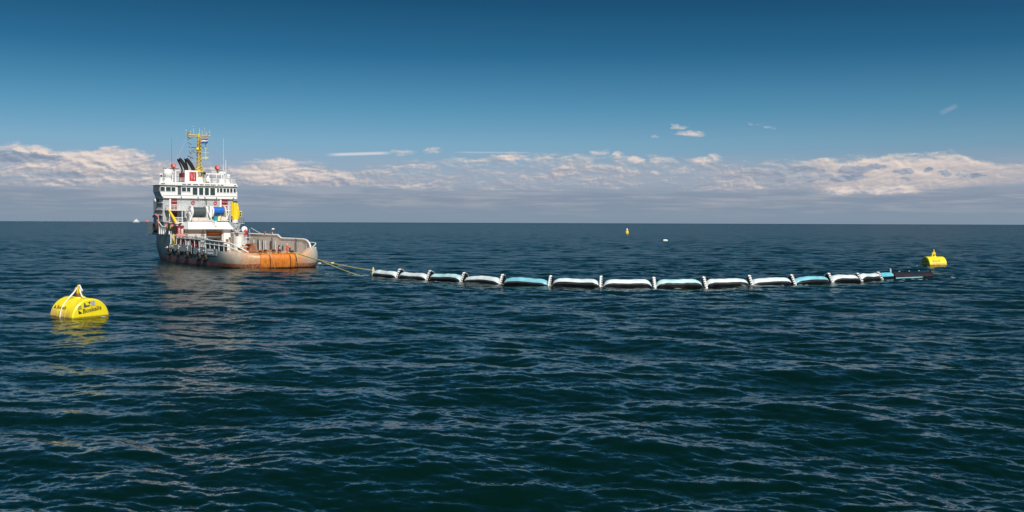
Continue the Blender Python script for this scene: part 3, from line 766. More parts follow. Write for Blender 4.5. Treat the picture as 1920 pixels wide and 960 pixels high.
MB().tube([(-1.1, my, 22.4), (-1.1, my, 26.4)], .035, 5).tube([(-1.7, my, 24.0), (mx, my, 24.0)], .05, 5).tube([(-1.1, my, 22.9), (mx, my, 22.9)], .04, 5).build('signal_frame', 'grey', mast)
sm = MB().tube([(2.35, my, 22.4), (2.35, my, 26.0)], .05, 6)
for z, a in ((25.9, .45), (25.0, .5), (24.0, .75), (22.9, .8)): sm.tube([(2.35 - a, my, z), (2.35 + a, my, z)], .045, 5)
sm.tube([(mx, my, 22.7), (2.9, my, 22.7)], .07, 5).tube([(mx, my, 22.9), (2.9, my, 23.0)], .05, 5)
sm.build('signal_frame', 'pale_yellow', mast)
MB().tube([(3.5, my, 27.7), (3.6, my, 22.6)], .02, 4).tube([(3.4, my, 27.7), (6.4, 40, 20.6)], .015, 4).tube([(-1.7, my, 27.5), (-5.3, 41, 20.6)], .015, 4).build('stay_wire', 'grey', mast)
# frames and searchlights beside the mast
MB().box(-7.0, -3.6, 42.4, 42.55, 20.15, 20.28).build('frame_beam', 'darkgrey', ship)
MB().box(-5.3, -5.0, 42.2, 42.6, 17.12, 20.14).box(-4.5, -4.3, 42.2, 42.5, 17.12, 19.9).box(-6.9, -6.75, 42.3, 42.5, 17.12, 20.14).box(-6.75, -3.4, 42.4, 42.5, 19.75, 19.9).build('frame_post', 'white', ship)
MB().box(1.3, 6.6, 42.4, 42.5, 20.12, 20.22).build('frame_beam', 'darkgrey', ship)
fp = MB().box(1.5, 6.6, 42.35, 42.5, 19.2, 19.45).box(4.6, 6.8, 42.3, 42.55, 19.46, 19.9)
for x in (1.5, 3.0, 4.7, 5.9, 6.5): fp.box(x, x + .18, 42.3, 42.5, 17.12, 19.2)
fp.build('frame_post', 'white', ship)
for x, z in ((2.2, 17.4), (3.6, 17.4), (5.2, 17.3)): MB().box(x - .5, x + .5, 40.2, 41.4, 17.12, z + .9).build('roof_locker', 'white' if x != 3.6 else 'grey', ship, bevel=.06)
MB().lathe((1.9, 39.6, 17.12), [(.34, 0), (.34, 1.1), (.2, 1.5), (.05, 1.6)], 10).build('vent_cowl', 'white', ship)
MB().sphere((1.45, 40.6, 19.3), .34, 10).build('floodlight', 'black', ship)
MB().lathe((1.6, 39.2, 17.1), [(.38, 0), (.38, .3)], 10).build('floodlight', 'black', ship)
for x, z in ((-4.9, 20.85), (4.95, 20.7)):
    s_ = MB().lathe((x, 41.9, z), [(.30, -.35), (.50, -.25), (.55, .25), (.48, .40)], 14, 'Y').tube([(x, 42.1, z - .9), (x, 42.1, z)], .12, 6).build('searchlight', 'red', ship)
    MB().lathe((x, 41.5, z), [(.36, 0), (.36, .02)], 14, 'Y').build('lens', 'pink', s_)
for x, z0, z1, r, mm in ((-5.25, 20.2, 27.0, .03, 'black'), (6.45, 19.9, 27.5, .045, 'white'), (6.95, 17.1, 22.6, .12, 'white'), (6.3, 17.1, 21.0, .08, 'white'), (3.4, 20.1, 23.5, .02, 'grey'), (-6.9, 20.2, 21.4, .03, 'grey')):
    MB().tube([(x, 42.2, z0), (x, 42.2, z1)], [r, r * .45], 6).build('whip_antenna', mm, ship)

# ---------------------------------------------------------------- winches, shelter, crane
def drum(x0, x1, y, z, r, rf, m, name):
    MB().lathe((0, y, z), [(r * .9, x0), (r, x0 + .05)] + [(r + (.03 if i % 2 else 0), x0 + .05 + (x1 - x0 - .1) * i / 14) for i in range(1, 14)] + [(r, x1 - .05), (r * .9, x1)], 24, 'X').build(name, m, ship)
drum(-4.4, -1.7, 32.0, 10.65, 1.0, 1.4, 'rope_dark', 'wire_drum')
drum(0.05, 2.35, 32.0, 10.95, .80, 1.2, 'blue', 'rope_drum')
for x0, x1, rf in ((-4.75, -4.45, 1.25), (-1.66, -1.45, 1.3), (-.25, 0.0, 1.15), (2.4, 2.7, 1.25)):
    MB().lathe((0, 32, 10.75), [(rf, x0), (rf + .04, (x0 + x1) / 2), (rf, x1)], 24, 'X').build('drum_flange', 'cream' if x0 > 2 else 'white', ship)
fr = MB()
for x0, x1, z1 in ((-5.2, -4.8, 10.6), (-1.4, -1.1, 11.8), (-.65, -.3, 11.9), (2.75, 3.1, 11.2)): fr.box(x0, x1, 31.6, 32.4, 8.5, z1)
fr.tube([(-1.35, 31.2, 11.2), (-.45, 31.2, 9.0)], .12, 6).tube([(-5.1, 31.2, 8.7), (-4.6, 31.2, 10.2), (-4.9, 31.2, 11.5)], .16, 6).tube([(2.9, 31.3, 9.0), (3.4, 31.3, 10.4), (3.2, 31.3, 11.6)], .12, 6)
fr.build('winch_frame', 'white', ship)
MB().box(-5.3, -4.8, 31.2, 31.6, 9.0, 9.9).box(-5.9, -5.4, 32, 32.8, 9.4, 10.9).box(3.15, 3.6, 31.6, 32.4, 9.2, 10.5).tube([(-5.2, 31.1, 10.0), (-5.8, 31.1, 11.0)], .14, 6).build('winch_motor', 'grey', ship)
MB().box(-4.75, -1.1, 31.0, 33.0, 8.72, 9.45).box(-1.0, 3.4, 31.3, 33.4, 8.72, 9.0).build('winch_bed', 'cream', ship)
MB().box(-4.7, -1.0, 30.9, 30.99, 8.55, 8.70).build('bed_edge', 'pink', ship)
MB().box(.05, .72, 31.0, 31.25, 8.73, 9.75).build('control_cabinet', 'teal', ship)
MB().prism([(.78, 8.75), (1.35, 8.8), (1.5, 9.85), (.85, 9.7)], 30.9, 31.2, 'Y').build('hose_box', 'pale_yellow', ship)
MB().prism([(1.5, 8.75), (2.9, 8.75), (2.6, 9.6), (1.7, 9.75)], 31.0, 31.28, 'Y').build('hose_cover', 'cream', ship)
# canopy with a sloping face
mb = MB()
mb.add([(-6.7, 27.6, 7.15), (3.0, 27.6, 7.15), (2.9, 30.6, 8.55), (-5.7, 30.6, 8.55), (-5.7, 34, 8.55), (2.9, 34, 8.55),
        (-6.7, 27.6, 7.0), (3.0, 27.6, 7.0), (2.8, 34, 7.0), (-6.7, 34, 7.0)],
       [(0, 1, 2, 3), (3, 2, 5, 4), (0, 6, 7, 1), (1, 7, 8, 5, 2), (0, 3, 4, 9, 6), (6, 9, 8, 7), (4, 5, 8, 9)])
mb.build('winch_canopy', 'white', ship, smooth=False)
MB().box(-.85, -.45, 28.2, 30.2, 7.7, 8.75).build('canopy_bracket', 'white', ship)
MB().box(-6.5, -3.3, 28.6, 34, 2.6, 6.99).build('winch_house_wall', 'cream', ship, bevel=.04)
MB().box(1.1, 2.75, 28.4, 34, 2.6, 6.99).build('winch_house_wall', 'white', ship, bevel=.04)
MB().box(-3.28, 1.08, 32.5, 33.2, 2.6, 6.98).build('recess_shade_block', 'black', ship)  # black block painted for the shaded interior under the canopy
MB().lathe((0, 29.6, 6.1), [(.38, -2.5), (.42, -2.4), (.42, .6), (.38, .7)], 14, 'X').build('tow_drum', 'orange', ship)
MB().lathe((0, 29.4, 5.35), [(.40, -2.7), (.44, -2.6), (.44, .8), (.40, .95)], 14, 'X').build('lower_drum', 'darkgrey', ship)
MB().box(-3.0, .9, 28.7, 29.2, 6.55, 6.75).build('drum_guard', 'grey', ship)
MB().box(1.55, 2.1, 28.2, 28.39, 4.2, 4.9).build('hatch', 'rusty', ship)
MB().box(-3.2, -2.6, 28.6, 29.4, 4.0, 6.9).box(.85, 1.05, 28.7, 29.2, 4.6, 6.9).build('drum_post', 'cream', ship)
MB().tube([(-3.9, 28.2, 5.0), (-3.6, 28.2, 6.2), (-3.2, 28.2, 6.4), (-3.4, 28.2, 5.4)], .13, 6).tube([(-5.2, 28.3, 5.2), (-4.8, 28.3, 5.9)], .07, 5).build('hydraulic_arm', 'darkgrey', ship)
# yellow deck crane on the starboard side
MB().lathe((3.75, 28.4, 2.6), [(.55, 0), (.5, 3.4), (.75, 3.6), (.6, 4.4), (.42, 4.6), (.40, 5.6), (.6, 5.75)], 14).build('crane_pedestal', 'grey', ship)
MB().lathe((3.65, 28.4, 8.36), [(.55, 0), (.62, .35), (.62, .74)], 14).build('crane_slew_ring', 'white', ship)
cr = MB().prism([(3.0, 9.1), (4.25, 9.1), (4.35, 11.4), (4.15, 12.5), (3.15, 12.7), (3.1, 11.5)], 27.9, 28.9, 'Y').build('crane_column', 'yellow', ship, bevel=.08)
MB().box(3.2, 4.0, 27.95, 28.8, 12.71, 12.95).build('crane_head', 'black', cr)
MB().box(2.75, 3.0, 28.1, 28.6, 9.8, 12.9).build('crane_ram', 'yellow', cr)
MB().box(4.38, 5.0, 28.0, 28.7, 9.7, 10.9).build('crane_cab', 'yellow', cr, bevel=.04)
for z in (9.9, 10.4): MB().box(4.5, 4.85, 27.93, 27.99, z, z + .3).build('cab_window', 'black', cr)
MB().box(4.26, 4.37, 28.2, 28.5, 9.8, 10.6).build('cab_bracket', 'black', cr)
railing([(4.3, 28.9, 8.35), (4.3, 27.8, 8.35), (5.4, 27.8, 8.35), (5.4, 28.9, 8.35)], 0.85, 'crane_platform_rail', 'grey', 4, .35, .035)
MB().box(4.25, 5.45, 27.75, 28.95, 8.2, 8.34).build('crane_platform', 'grey', ship)
mb = MB()
for i in range(9):
    x, z = 3.1 + (i % 3) * .6, 6.6 + (i // 3) * .55
    mb.tube([(x, 27.6, z), (x + random.uniform(-.3, .3), 27.5, z + random.uniform(.2, .6))], random.uniform(.08, .2), 6)
mb.build('pipe_cluster', 'grey', ship)
MB().lathe((5.0, 26.6, 7.0), [(.1, -.3), (.62, -.1), (.66, .15), (.3, .32)], 14, 'Y').build('reel_cover', 'white', ship)
MB().tube([(5.6, 24.6, 7.3), (7.0, 22.5, 6.1)], .06, 5).build('pole', 'cream', ship)
# small white deckhouse beside the crane
dh = MB().box(2.1, 4.3, 25.4, 27.2, 2.6, 6.15).build('deckhouse', 'cream', ship, bevel=.05)
MB().box(3.0, 3.75, 25.32, 25.39, 3.3, 5.5).build('deckhouse_door', 'white', dh)
MB().box(3.0, 3.8, 25.30, 25.38, 2.62, 3.25).build('lower_hatch', 'black', dh)
MB().box(1.95, 4.45, 25.2, 27.35, 6.16, 6.3).build('deckhouse_roof', 'white', dh)
MB().box(1.9, 2.3, 24.8, 25.3, 2.6, 5.9).box(2.2, 3.0, 24.6, 25.1, 6.31, 6.8).build('ventilator', 'grey', ship)
railing([(4.3, 25.4, 3.4), (5.4, 25.2, 3.4), (5.9, 26.8, 3.4)], 1.1, 'railing', 'white', 3, .5, .04)
MB().box(4.35, 6.2, 24.9, 27.4, 3.28, 3.4).build('side_platform', 'cream', ship)
for x in (4.6, 5.4, 6.0): MB().box(x, x + .12, 25.0, 25.12, 2.6, 7.0 if x == 5.4 else 3.27).build('platform_post', 'pink', ship)

# port side: crane jib, rescue gear, tanks, pipe rails, ladder
MB().tube([(-8.9, 33.2, 11.1), (-7.5, 32.6, 8.3)], [.22, .36], 10).build('jib', 'yellow', ship)
MB().lathe((-7.4, 32.5, 5.7), [(.35, 0), (.3, 2.3), (.5, 2.4), (.4, 2.9)], 10).build('jib_base', 'cream', ship)
MB().box(-7.9, -6.4, 31.0, 32.2, 5.9, 7.75).build('hose_locker', 'maroon', ship, bevel=.08)
MB().lathe((-7.6, 30.6, 5.8), [(.22, 0), (.26, .3), (.26, 1.3), (.1, 1.5)], 10).build('gas_bottle', 'pink', ship)
MB().lathe((-6.95, 30.6, 5.8), [(.22, 0), (.26, .3), (.26, 1.1), (.1, 1.3)], 10).build('gas_bottle', 'cream', ship)
MB().box(-8.3, -6.0, 30.1, 32.4, 5.45, 5.62).box(-8.3, -6.0, 30.1, 30.2, 5.63, 6.05).build('locker_shelf', 'pink', ship)
rl = MB()
for z in (5.15, 5.65): rl.tube([(-8.35, 30.2, z + .1), (-8.4, 14.0, z - .1), (-8.35, 12.0, z - .35)], .08, 6)
for i in range(7): rl.tube([(-8.36, 30.0 - i * 2.7, 3.5), (-8.36, 30.0 - i * 2.7, 5.7)], .06, 5)
rl.build('side_rail', 'white', ship)
rr_ = MB()
for i in range(6): rr_.box(-8.42, -8.3, 29.2 - i * 2.3, 30.0 - i * 2.3, 5.25, 5.5)
rr_.build('rail_plate', 'white', ship)
MB().box(-8.05, -7.9, 12.0, 30.2, 2.6, 5.3).build('dark_backing', 'darkgrey', ship)  # dark panel behind the side rail
for i in range(5):
    y = 28.6 - i * 2.5
    v_ = MB().torus((-8.25, y, 4.75), .28, .07, 'X', 12, 5).tube([(-8.25, y, 3.7), (-8.15, y, 4.8)], .09, 6).build('valve_wheel', 'red', ship)
for i in range(6):
    y = (27.6, 23.8, 22.9, 19.4, 16.8, 16.0)[i]
    MB().tube([(-8.3, y, 3.6), (-8.3, y, 4.7)], .09, 6).build('vent_pipe', 'white' if i % 3 else 'cream', ship)
cage = MB()
for y in (15.2, 14.2, 13.2): cage.tube([(-8.45, y, 3.6), (-8.45, y, 6.1)], .09, 6)
for z in (4.6, 5.3, 6.0): cage.tube([(-8.45, 15.2, z), (-8.45, 13.0, z)], .09, 6)
cage.build('gangway_gate', 'white', ship)
cb = MB()
pr_ = [(12.8, 5.1), (8, 4.95), (3.5, 4.8), (1.2, 4.65), (-.6, 4.2), (-1.8, 3.7), (-3.0, 3.0)]
xs_ = [-8.5, -8.5, -8.4, -8.15, -7.7, -7.1, -6.2]
cb.tube([(x, y, z) for x, (y, z) in zip(xs_, pr_)], .13, 8).tube([(x + .05, y, z - .75) for x, (y, z) in zip(xs_[:-1], pr_[:-1])], .10, 6)
for i in range(6):
    y = 12.6 - i * 2.3; cb.tube([(np.interp(y, [-3, 1, 4, 13], [-6.3, -8.1, -8.45, -8.5]), y, 3.0), (np.interp(y, [-3, 1, 4, 13], [-6.3, -8.1, -8.45, -8.5]), y, np.interp(y, [-3, 0, 3, 13], [3.0, 4.4, 4.8, 5.1]))], .07, 5)
cb.build('quarter_rail', 'white', ship)
MB().box(-8.42, -8.30, 4.0, 12.9, 4.25, 5.0).build('rail_skirt', 'cream', ship)
MB().box(-8.2, -8.1, 2.5, 11.9, 2.6, 4.4).build('dark_backing', 'darkgrey', ship)  # dark panel behind the quarter rail
# side plates between the tyres, with lighter name strips
for y0, y1, z0 in ((19.2, 29.6, 3.72), (5.4, 18.0, 3.35)):
    o = MB().box(-9.04, -8.92, y0, y1, z0 - 1.15, z0 + .12).build('side_plate', 'panel', ship)
MB().box(-9.08, -8.90, 18.25, 18.9, 2.3, 3.55).build('gate_opening', 'black', ship)
MB().box(-9.10, -8.90, 18.95, 19.15, 2.2, 3.6).build('gate_post', 'cream', ship)
for z0, h in ((3.0, .33), (2.45, .33)):
    for i in range(6):
        MB().box(-9.075, -9.045, 10.0 - i * .52 - .20, 10.0 - i * .52 + .20, z0, z0 + h).build('name_letter', 'white', ship)
for y, z in ((34.0, 3.2), (31.6, 2.6), (31.0, 3.5), (26.0, 3.45), (21.6, 3.35), (15.0, 3.1), (12.2, 3.0)):
    MB().sphere((-8.99, y, z), .17, 8).build('draught_mark', 'white', ship)
MB().tube([(-8.9, 35.5, 3.1), (-8.98, 31.5, 2.75)], .05, 5).build('fender_line', 'white', ship)
# ladder from the forecastle to the deck
ld = MB().box(-8.98, -8.83, 31.9, 32.1, 3.9, 6.0).build('ladder_side', 'white', ship)
MB().box(-7.75, -7.62, 31.9, 32.1, 3.9, 6.0).build('ladder_side', 'yellow', ship)
rung = MB().box(-8.82, -7.76, 31.85, 32.1, -.06, .06).mesh('rung'); rung.materials.append(M['yellow'])
for i in range(7):
    o = bpy.data.objects.new('rung', rung); C.objects.link(o); o.parent = ship; o.location = (0, 0, 4.1 + i * .28)
MB().box(-9.02, -8.7, 28.9, 31.0, 3.0, 3.9).build('ladder_landing', 'pale_yellow', ship)
# forecastle bulwark posts, red roller and rail at the port shoulder
fb = MB()
for i in range(6): fb.box(-8.75, -8.5, 33.6 + i * 1.3, 33.9 + i * 1.3, 5.9, 7.2 + (.5 if i > 3 else 0))
fb.tube([(-8.7, 33.5, 7.3), (-8.7, 38.0, 7.5), (-8.8, 41.0, 8.9), (-8.8, 41.8, 9.7)], .10, 6)
fb.build('forecastle_posts', 'white', ship)
MB().box(-8.3, -8.2, 33.6, 40.5, 5.9, 7.8).build('forecastle_screen', 'grey', ship)
MB().tube([(-8.9, 40.2, 9.7), (-8.9, 42.0, 10.1), (-8.9, 43.4, 9.8), (-8.9, 43.7, 9.5)], [.2, .26, .2, .12], 8).tube([(-8.8, 40.3, 7.0), (-8.8, 40.3, 9.7)], .12, 6).build('red_davit', 'pink', ship)
# ---------------------------------------------------------------- tyres hung on the hull, each a thing of its own
def hang_tyre(y, z, R_, label, x=-9.25, lines=True):
    t = thing('tyre_fender', ship_w(x, y, z - R_ - .1), HD, label, 'tyre', 'tyres hung along the port side of the tug')
    zc = R_ + .1
    MB().torus((0, 0, zc), R_ * .68, R_ * .32, 'X', 20, 8).build('tyre', 'rubber', t)
    MB().torus((-.12, 0, zc), R_ * .70, R_ * .16, 'X', 20, 6).build('tread', 'rusty', t)
    MB().tube([(.1, -.1, zc + R_ * .6), (.2, -.05, zc + R_ + .9)], .05, 5).tube([(.1, .1, zc + R_ * .6), (.2, .05, zc + R_ + .9)], .05, 5).build('chain', 'cream', t)
    return t
hang_tyre(31.9, 2.35, .85, 'tyre hanging furthest forward on the hull side, below the yellow ladder')
hang_tyre(26.6, 2.2, .82, 'tyre hanging on the hull side, next aft of the one below the ladder')
hang_tyre(21.2, 2.05, .82, 'lone tyre at the middle of the five low on the hull side')
hang_tyre(14.4, 1.85, .90, 'rust-brown tyre of the close pair, the one nearer the bow')
hang_tyre(11.0, 1.75, .88, 'tyre of the close pair nearer the stern, beneath the pale name strips')
bt_ = thing('bow_fender', ship_w(-9.2, 41.0, 6.1), HD, 'big black tyre at the forecastle edge left of the white bridge tower', 'tyre')
MB().torus((0, 0, 1.25), .78, .42, 'X', 22, 9).build('tyre', 'rubber', bt_)
MB().tube([(.3, 0, 1.6), (.5, 0, 2.9)], .07, 5).build('chain', 'cream', bt_)

# rescue boat on its deck
rb = thing('rescue_boat', ship_w(-8.2, 34.4, 7.1), HD + R(62), 'small inflatable rescue boat with red collar on the port side of the tug', 'boat')
MB().prism([(-1.5, -.45), (1.3, -.45), (1.9, 0), (1.3, .45), (-1.5, .45)], .0, .5).build('hull', 'olive', rb, bevel=.08)
MB().tube([(-1.6, -.62, .65), (1.2, -.6, .68), (1.9, 0, .85), (1.2, .6, .68), (-1.6, .62, .65)], .26, 10).build('collar', 'pink', rb)
MB().box(-.3, .3, -.25, .25, .5, 1.3).build('console', 'cream', rb)
MB().tube([(-1.3, -.5, .8), (-1.3, -.4, 1.9), (-1.3, .4, 1.9), (-1.3, .5, .8)], .06, 6).build('roll_bar', 'red', rb)
MB().box(-1.8, -1.45, -.2, .2, .3, 1.2).build('outboard_motor', 'black', rb, bevel=.05)

# flag at the mast
def flag():
    cols = (('upper_stripe', (0.55, 0.03, 0.06)), ('middle_stripe', (0.8, 0.8, 0.8)), ('lower_stripe', (0.02, 0.09, 0.28)))
    f = thing('flag', ship_w(mx + .2, my - .9, 25.85), HD, 'red, white and blue flag flying from the yellow mast', 'flag')
    for i, (nm, c) in enumerate(cols):
        z1 = 1.0 - i * .34; vs = []
        for k in range(13):
            u = k / 12 * 1.5
            dz = .28 * (u / 1.5) + .07 * math.sin(u * 4); dy = .13 * math.sin(u * 5)
            vs += [(u, dy, z1 + dz), (u, dy + .05, z1 - .335 + dz)]
        fs = [(2 * k, 2 * k + 2, 2 * k + 3, 2 * k + 1) for k in range(12)]
        o = MB().add(vs, fs).build(nm, mat('flag_' + nm, c, .8), f)
        s_ = o.modifiers.new('thick', 'SOLIDIFY'); s_.thickness = .02
    MB().tube([(-.02, 0, -.2), (-.02, 0, 1.5)], .03, 6).build('halyard', 'grey', f)
flag()

# ---------------------------------------------------------------- people
def skin_mesh(name, joints, edges, m, parent, root=0, sub=2):
    me = bpy.data.meshes.new(name); bm = bmesh.new(); lay = bm.verts.layers.skin.verify()
    vs = []
    for i, (p, r) in enumerate(joints):
        v = bm.verts.new(p); r2 = r if isinstance(r, tuple) else (r, r)
        v[lay].radius = r2; v[lay].use_root = (i == root); vs.append(v)
    for a, b in edges: bm.edges.new((vs[a], vs[b]))
    bm.to_mesh(me); bm.free(); me.materials.append(M[m])
    o = bpy.data.objects.new(name, me); C.objects.link(o); o.parent = parent
    sk = o.modifiers.new('skin', 'SKIN'); sk.use_smooth_shade = True
    ss = o.modifiers.new('subsurf', 'SUBSURF'); ss.levels = sub; ss.render_levels = sub
    return o
def person(loc, rz, label, suit, J, helmet='helmet', group='crew working on the tug'):
    """J: pelvis, chest, neck, head, and per side shoulder, elbow, wrist, hip, knee, ankle, toe (x right, y forwards)"""
    p = thing('person', loc, rz, label, 'person', group)
    def chain(extra, with_skin):
        js, es = [], []
        def add(pt, r, par=None):
            js.append((Vector(pt), (r + extra) if not isinstance(r, tuple) else tuple(q + extra for q in r))); i = len(js) - 1
            if par is not None: es.append((par, i))
            return i
        pel = add(J['pelvis'], (.15, .12)); ch = add(J['chest'], (.18, .13), pel); nk = add(J['neck'], .07, ch)
        if with_skin:
            h0 = Vector(J['head']); add(h0 - Vector((0, 0, .03)), .085, nk); add(h0 + Vector((0, 0, .09)), .10, len(js) - 1)
            add(h0 + Vector((0, .11, .02)), .022, len(js) - 1)
        for s in ('L', 'R'):
            a = add(J['sh' + s], .07, ch); b = add(J['el' + s], .05, a); c = add(J['wr' + s], .036, b)
            if with_skin:
                w = Vector(J['wr' + s]); d = (w - Vector(J['el' + s])).normalized(); n_ = d.cross(Vector((0, 0, 1)))
                if n_.length < .1: n_ = Vector((1, 0, 0))
                n_.normalize()
                pm = add(w + d * .08, (.04, .022), c)
                for k, L in enumerate((.07, .085, .08, .06)): add(w + d * (.10 + L) + n_ * (k - 1.5) * .022 + Vector((0, 0, -.02)), .010, pm)
                add(w + d * .09 + n_ * -.07, .012, pm)
            a = add(J['hi' + s], .10, pel); b = add(J['kn' + s], .068, a); c = add(J['an' + s], .048, b)
        return js, es
    js, es = chain(-.012, True); skin_mesh('body', js, es, 'skin', p)
    js, es = chain(.02, False); skin_mesh('coverall', js, es, suit, p)
    for s in ('L', 'R'):
        a, t = Vector(J['an' + s]), Vector(J['to' + s])
        skin_mesh('boot', [(a, .055), (a + Vector((0, 0, -.05)), .055), (t, .045)], [(0, 1), (1, 2)], 'black', p, sub=1)
    h = Vector(J['head'])
    MB().lathe((h.x, h.y, h.z + .10), [(.17, 0), (.135, .01), (.13, .06), (.09, .12), (.01, .145)], 14).build('helmet', helmet, p)
    return p
stand = dict(pelvis=(0, 0, .95), chest=(0, .04, 1.28), neck=(0, .07, 1.48), head=(0, .10, 1.62),
             shL=(-.20, .05, 1.40), elL=(-.27, .20, 1.16), wrL=(-.16, .42, 1.10), shR=(.20, .05, 1.40), elR=(.30, .22, 1.18), wrR=(.24, .47, 1.14),
             hiL=(-.10, 0, .88), knL=(-.13, .05, .50), anL=(-.15, -.02, .10), toL=(-.17, .16, .045),
             hiR=(.10, 0, .88), knR=(.14, .08, .50), anR=(.15, .02, .10), toR=(.18, .20, .045))
crouch = dict(pelvis=(0, 0, .42), chest=(0, .22, .72), neck=(0, .34, .90), head=(0, .42, 1.02),
              shL=(-.20, .26, .84), elL=(-.26, .46, .62), wrL=(-.15, .66, .46), shR=(.20, .26, .84), elR=(.28, .48, .62), wrR=(.17, .68, .42),
              hiL=(-.11, 0, .38), knL=(-.20, .40, .48), anL=(-.17, .10, .10), toL=(-.18, .28, .045),
              hiR=(.11, 0, .38), knR=(.22, .36, .40), anR=(.18, .02, .10), toR=(.19, .20, .045))
bent = dict(stand); bent.update(chest=(0, .20, 1.20), neck=(0, .36, 1.34), head=(0, .45, 1.42), shL=(-.20, .26, 1.28), elL=(-.24, .46, 1.06), wrL=(-.16, .62, .88),
                                shR=(.20, .26, 1.28), elR=(.26, .48, 1.06), wrR=(.18, .64, .86))
DK = 2.66
person(ship_w(1.6, -2.4, DK), HD + R(-75), 'crew member in orange coverall and white helmet standing alone at the stern', 'hivis', stand)
person(ship_w(-.9, 11.2, DK), HD + R(30), 'crew member in orange coverall crouching on the deck left of the stern', 'hivis', crouch)
person(ship_w(4.9, 25.9, 5.35), HD + R(160), 'crew member in red coverall standing beside the white deckhouse and crane', 'redsuit', stand)
MB().box(4.4, 5.9, 25.2, 26.9, 5.2, 5.34).build('upper_platform', 'cream', ship)
person(ship_w(-.2, -2.5, DK - .1), HD + R(-60), 'white helmeted crew member half hidden behind the tow pins', 'bulwark' if False else 'redsuit', crouch)
bag = thing('tool_bag', ship_w(3.4, -.6, DK), HD, 'black tool bag on the deck beside the man at the stern', 'bag')
MB().prism([(-.35, 0), (.35, 0), (.3, .5), (-.3, .5)], -.2, .2, 'Y').build('bag_body', 'black', bag, bevel=.05)
MB().tube([(-.2, 0, .5), (-.15, 0, .7), (.15, 0, .7), (.2, 0, .5)], .03, 6).build('handle', 'black', bag)

# ---------------------------------------------------------------- tow ropes
def sag(a, b, s, n=24):
    a, b = Vector(a), Vector(b)
    return [a.lerp(b, i / n) - Vector((0, 0, s * 4 * (i / n) * (1 - i / n))) for i in range(n + 1)]
st_a = ship_w(2.2, -4.95, 2.86); end_a = Vector((-22.2, 158.3, 0.95))
deck_run = [ship_w(-1.5, 27.8, 3.6), ship_w(-.5, 14, 2.8), ship_w(1.0, 2, 2.76), ship_w(2.0, -4.0, 2.80)]
tr = thing('tow_rope', st_a, 0, 'upper yellow tow rope reaching from the stern to the first boom plate', 'rope', 'tow ropes between tug and boom')
L_ = lambda pts, o: [Vector(p) - Vector(o) for p in pts]
MB().tube(L_(deck_run + sag(st_a, end_a, .35), st_a), .058, 7).build('rope', 'tow', tr)
pk = st_a.lerp(end_a, .52)
MB().lathe(tuple(pk - st_a - Vector((0, 0, .35))), [(.05, -.3), (.17, -.2), (.2, .1), (.05, .3)], 8, 'X').build('shackle', 'towend', tr)
st_b = ship_w(1.9, -4.97, 2.80); end_b = Vector((-23.6, 158.6, -.15))
tr2 = thing('tow_rope', st_b, 0, 'lower yellow tow rope that dips into the water before the boom', 'rope', 'tow ropes between tug and boom')
_pa = sag(st_a, end_a, .35)[:10]
MB().tube(L_([st_b] + [p - Vector((0, 0, .09)) for p in _pa[1:]] + sag(_pa[-1] - Vector((0, 0, .09)), end_b, .12, 12)[1:], st_b), .05, 7).build('rope', 'tow', tr2)
MB().lathe(tuple(st_b.lerp(end_b, .40) - st_b - Vector((0, 0, .28))), [(.05, -.3), (.15, -.15), (.15, .15), (.05, .3)], 8, 'X').build('shackle', 'towend', tr2)

# ---------------------------------------------------------------- the floating boom
BP = [(-22.1, 158.6), (-17.3, 153.4), (-12.2, 148.0), (-6.9, 143.2), (-1.3, 138.9), (5.3, 135.6), (12.0, 133.6), (19.0, 133.2), (26.0, 134.8), (32.8, 137.4), (39.6, 140.8), (46.1, 144.7), (51.8, 149.0), (56.5, 153.4), (59.4, 156.0), (67.8, 161.4)]
boom = thing('floating_boom', (12.0, 133.5, 0), 0, 'long curved chain of black air-filled tubes with white and blue stripes, towed behind the tug', 'floating boom')
O_ = Vector((12.0, 133.5, 0))
M['tube'] = mat('black_tube_rubber', (0.007, 0.007, 0.009), .35, var=.4, vscale=1.2)
stripe_cols = {'w': (0.64, 0.72, 0.74), 'a': (0.46, 0.68, 0.72), 'b': (0.22, 0.54, 0.64), 'c': (0.12, 0.50, 0.64), 'p': (0.70, 0.66, 0.68)}
SM = {k: mat('stripe_' + k, v, .45, var=.12, vscale=.8, dirt=tuple(x * .6 for x in v), dirt_amt=.4) for k, v in stripe_cols.items()}
LAB = {'w': 'tube with a white stripe', 'a': 'tube with a pale aqua stripe', 'b': 'tube with a light blue stripe', 'c': 'short tube with a bright blue side', 'p': 'tube with a white stripe and a dark red band'}
kinds = ['w', 'p', 'a', 'w', 'b', 'w', 'w', 'a', 'w', 'w', 'b', 'w', 'w', 'c', 'x']
rb_ = random.Random(4)
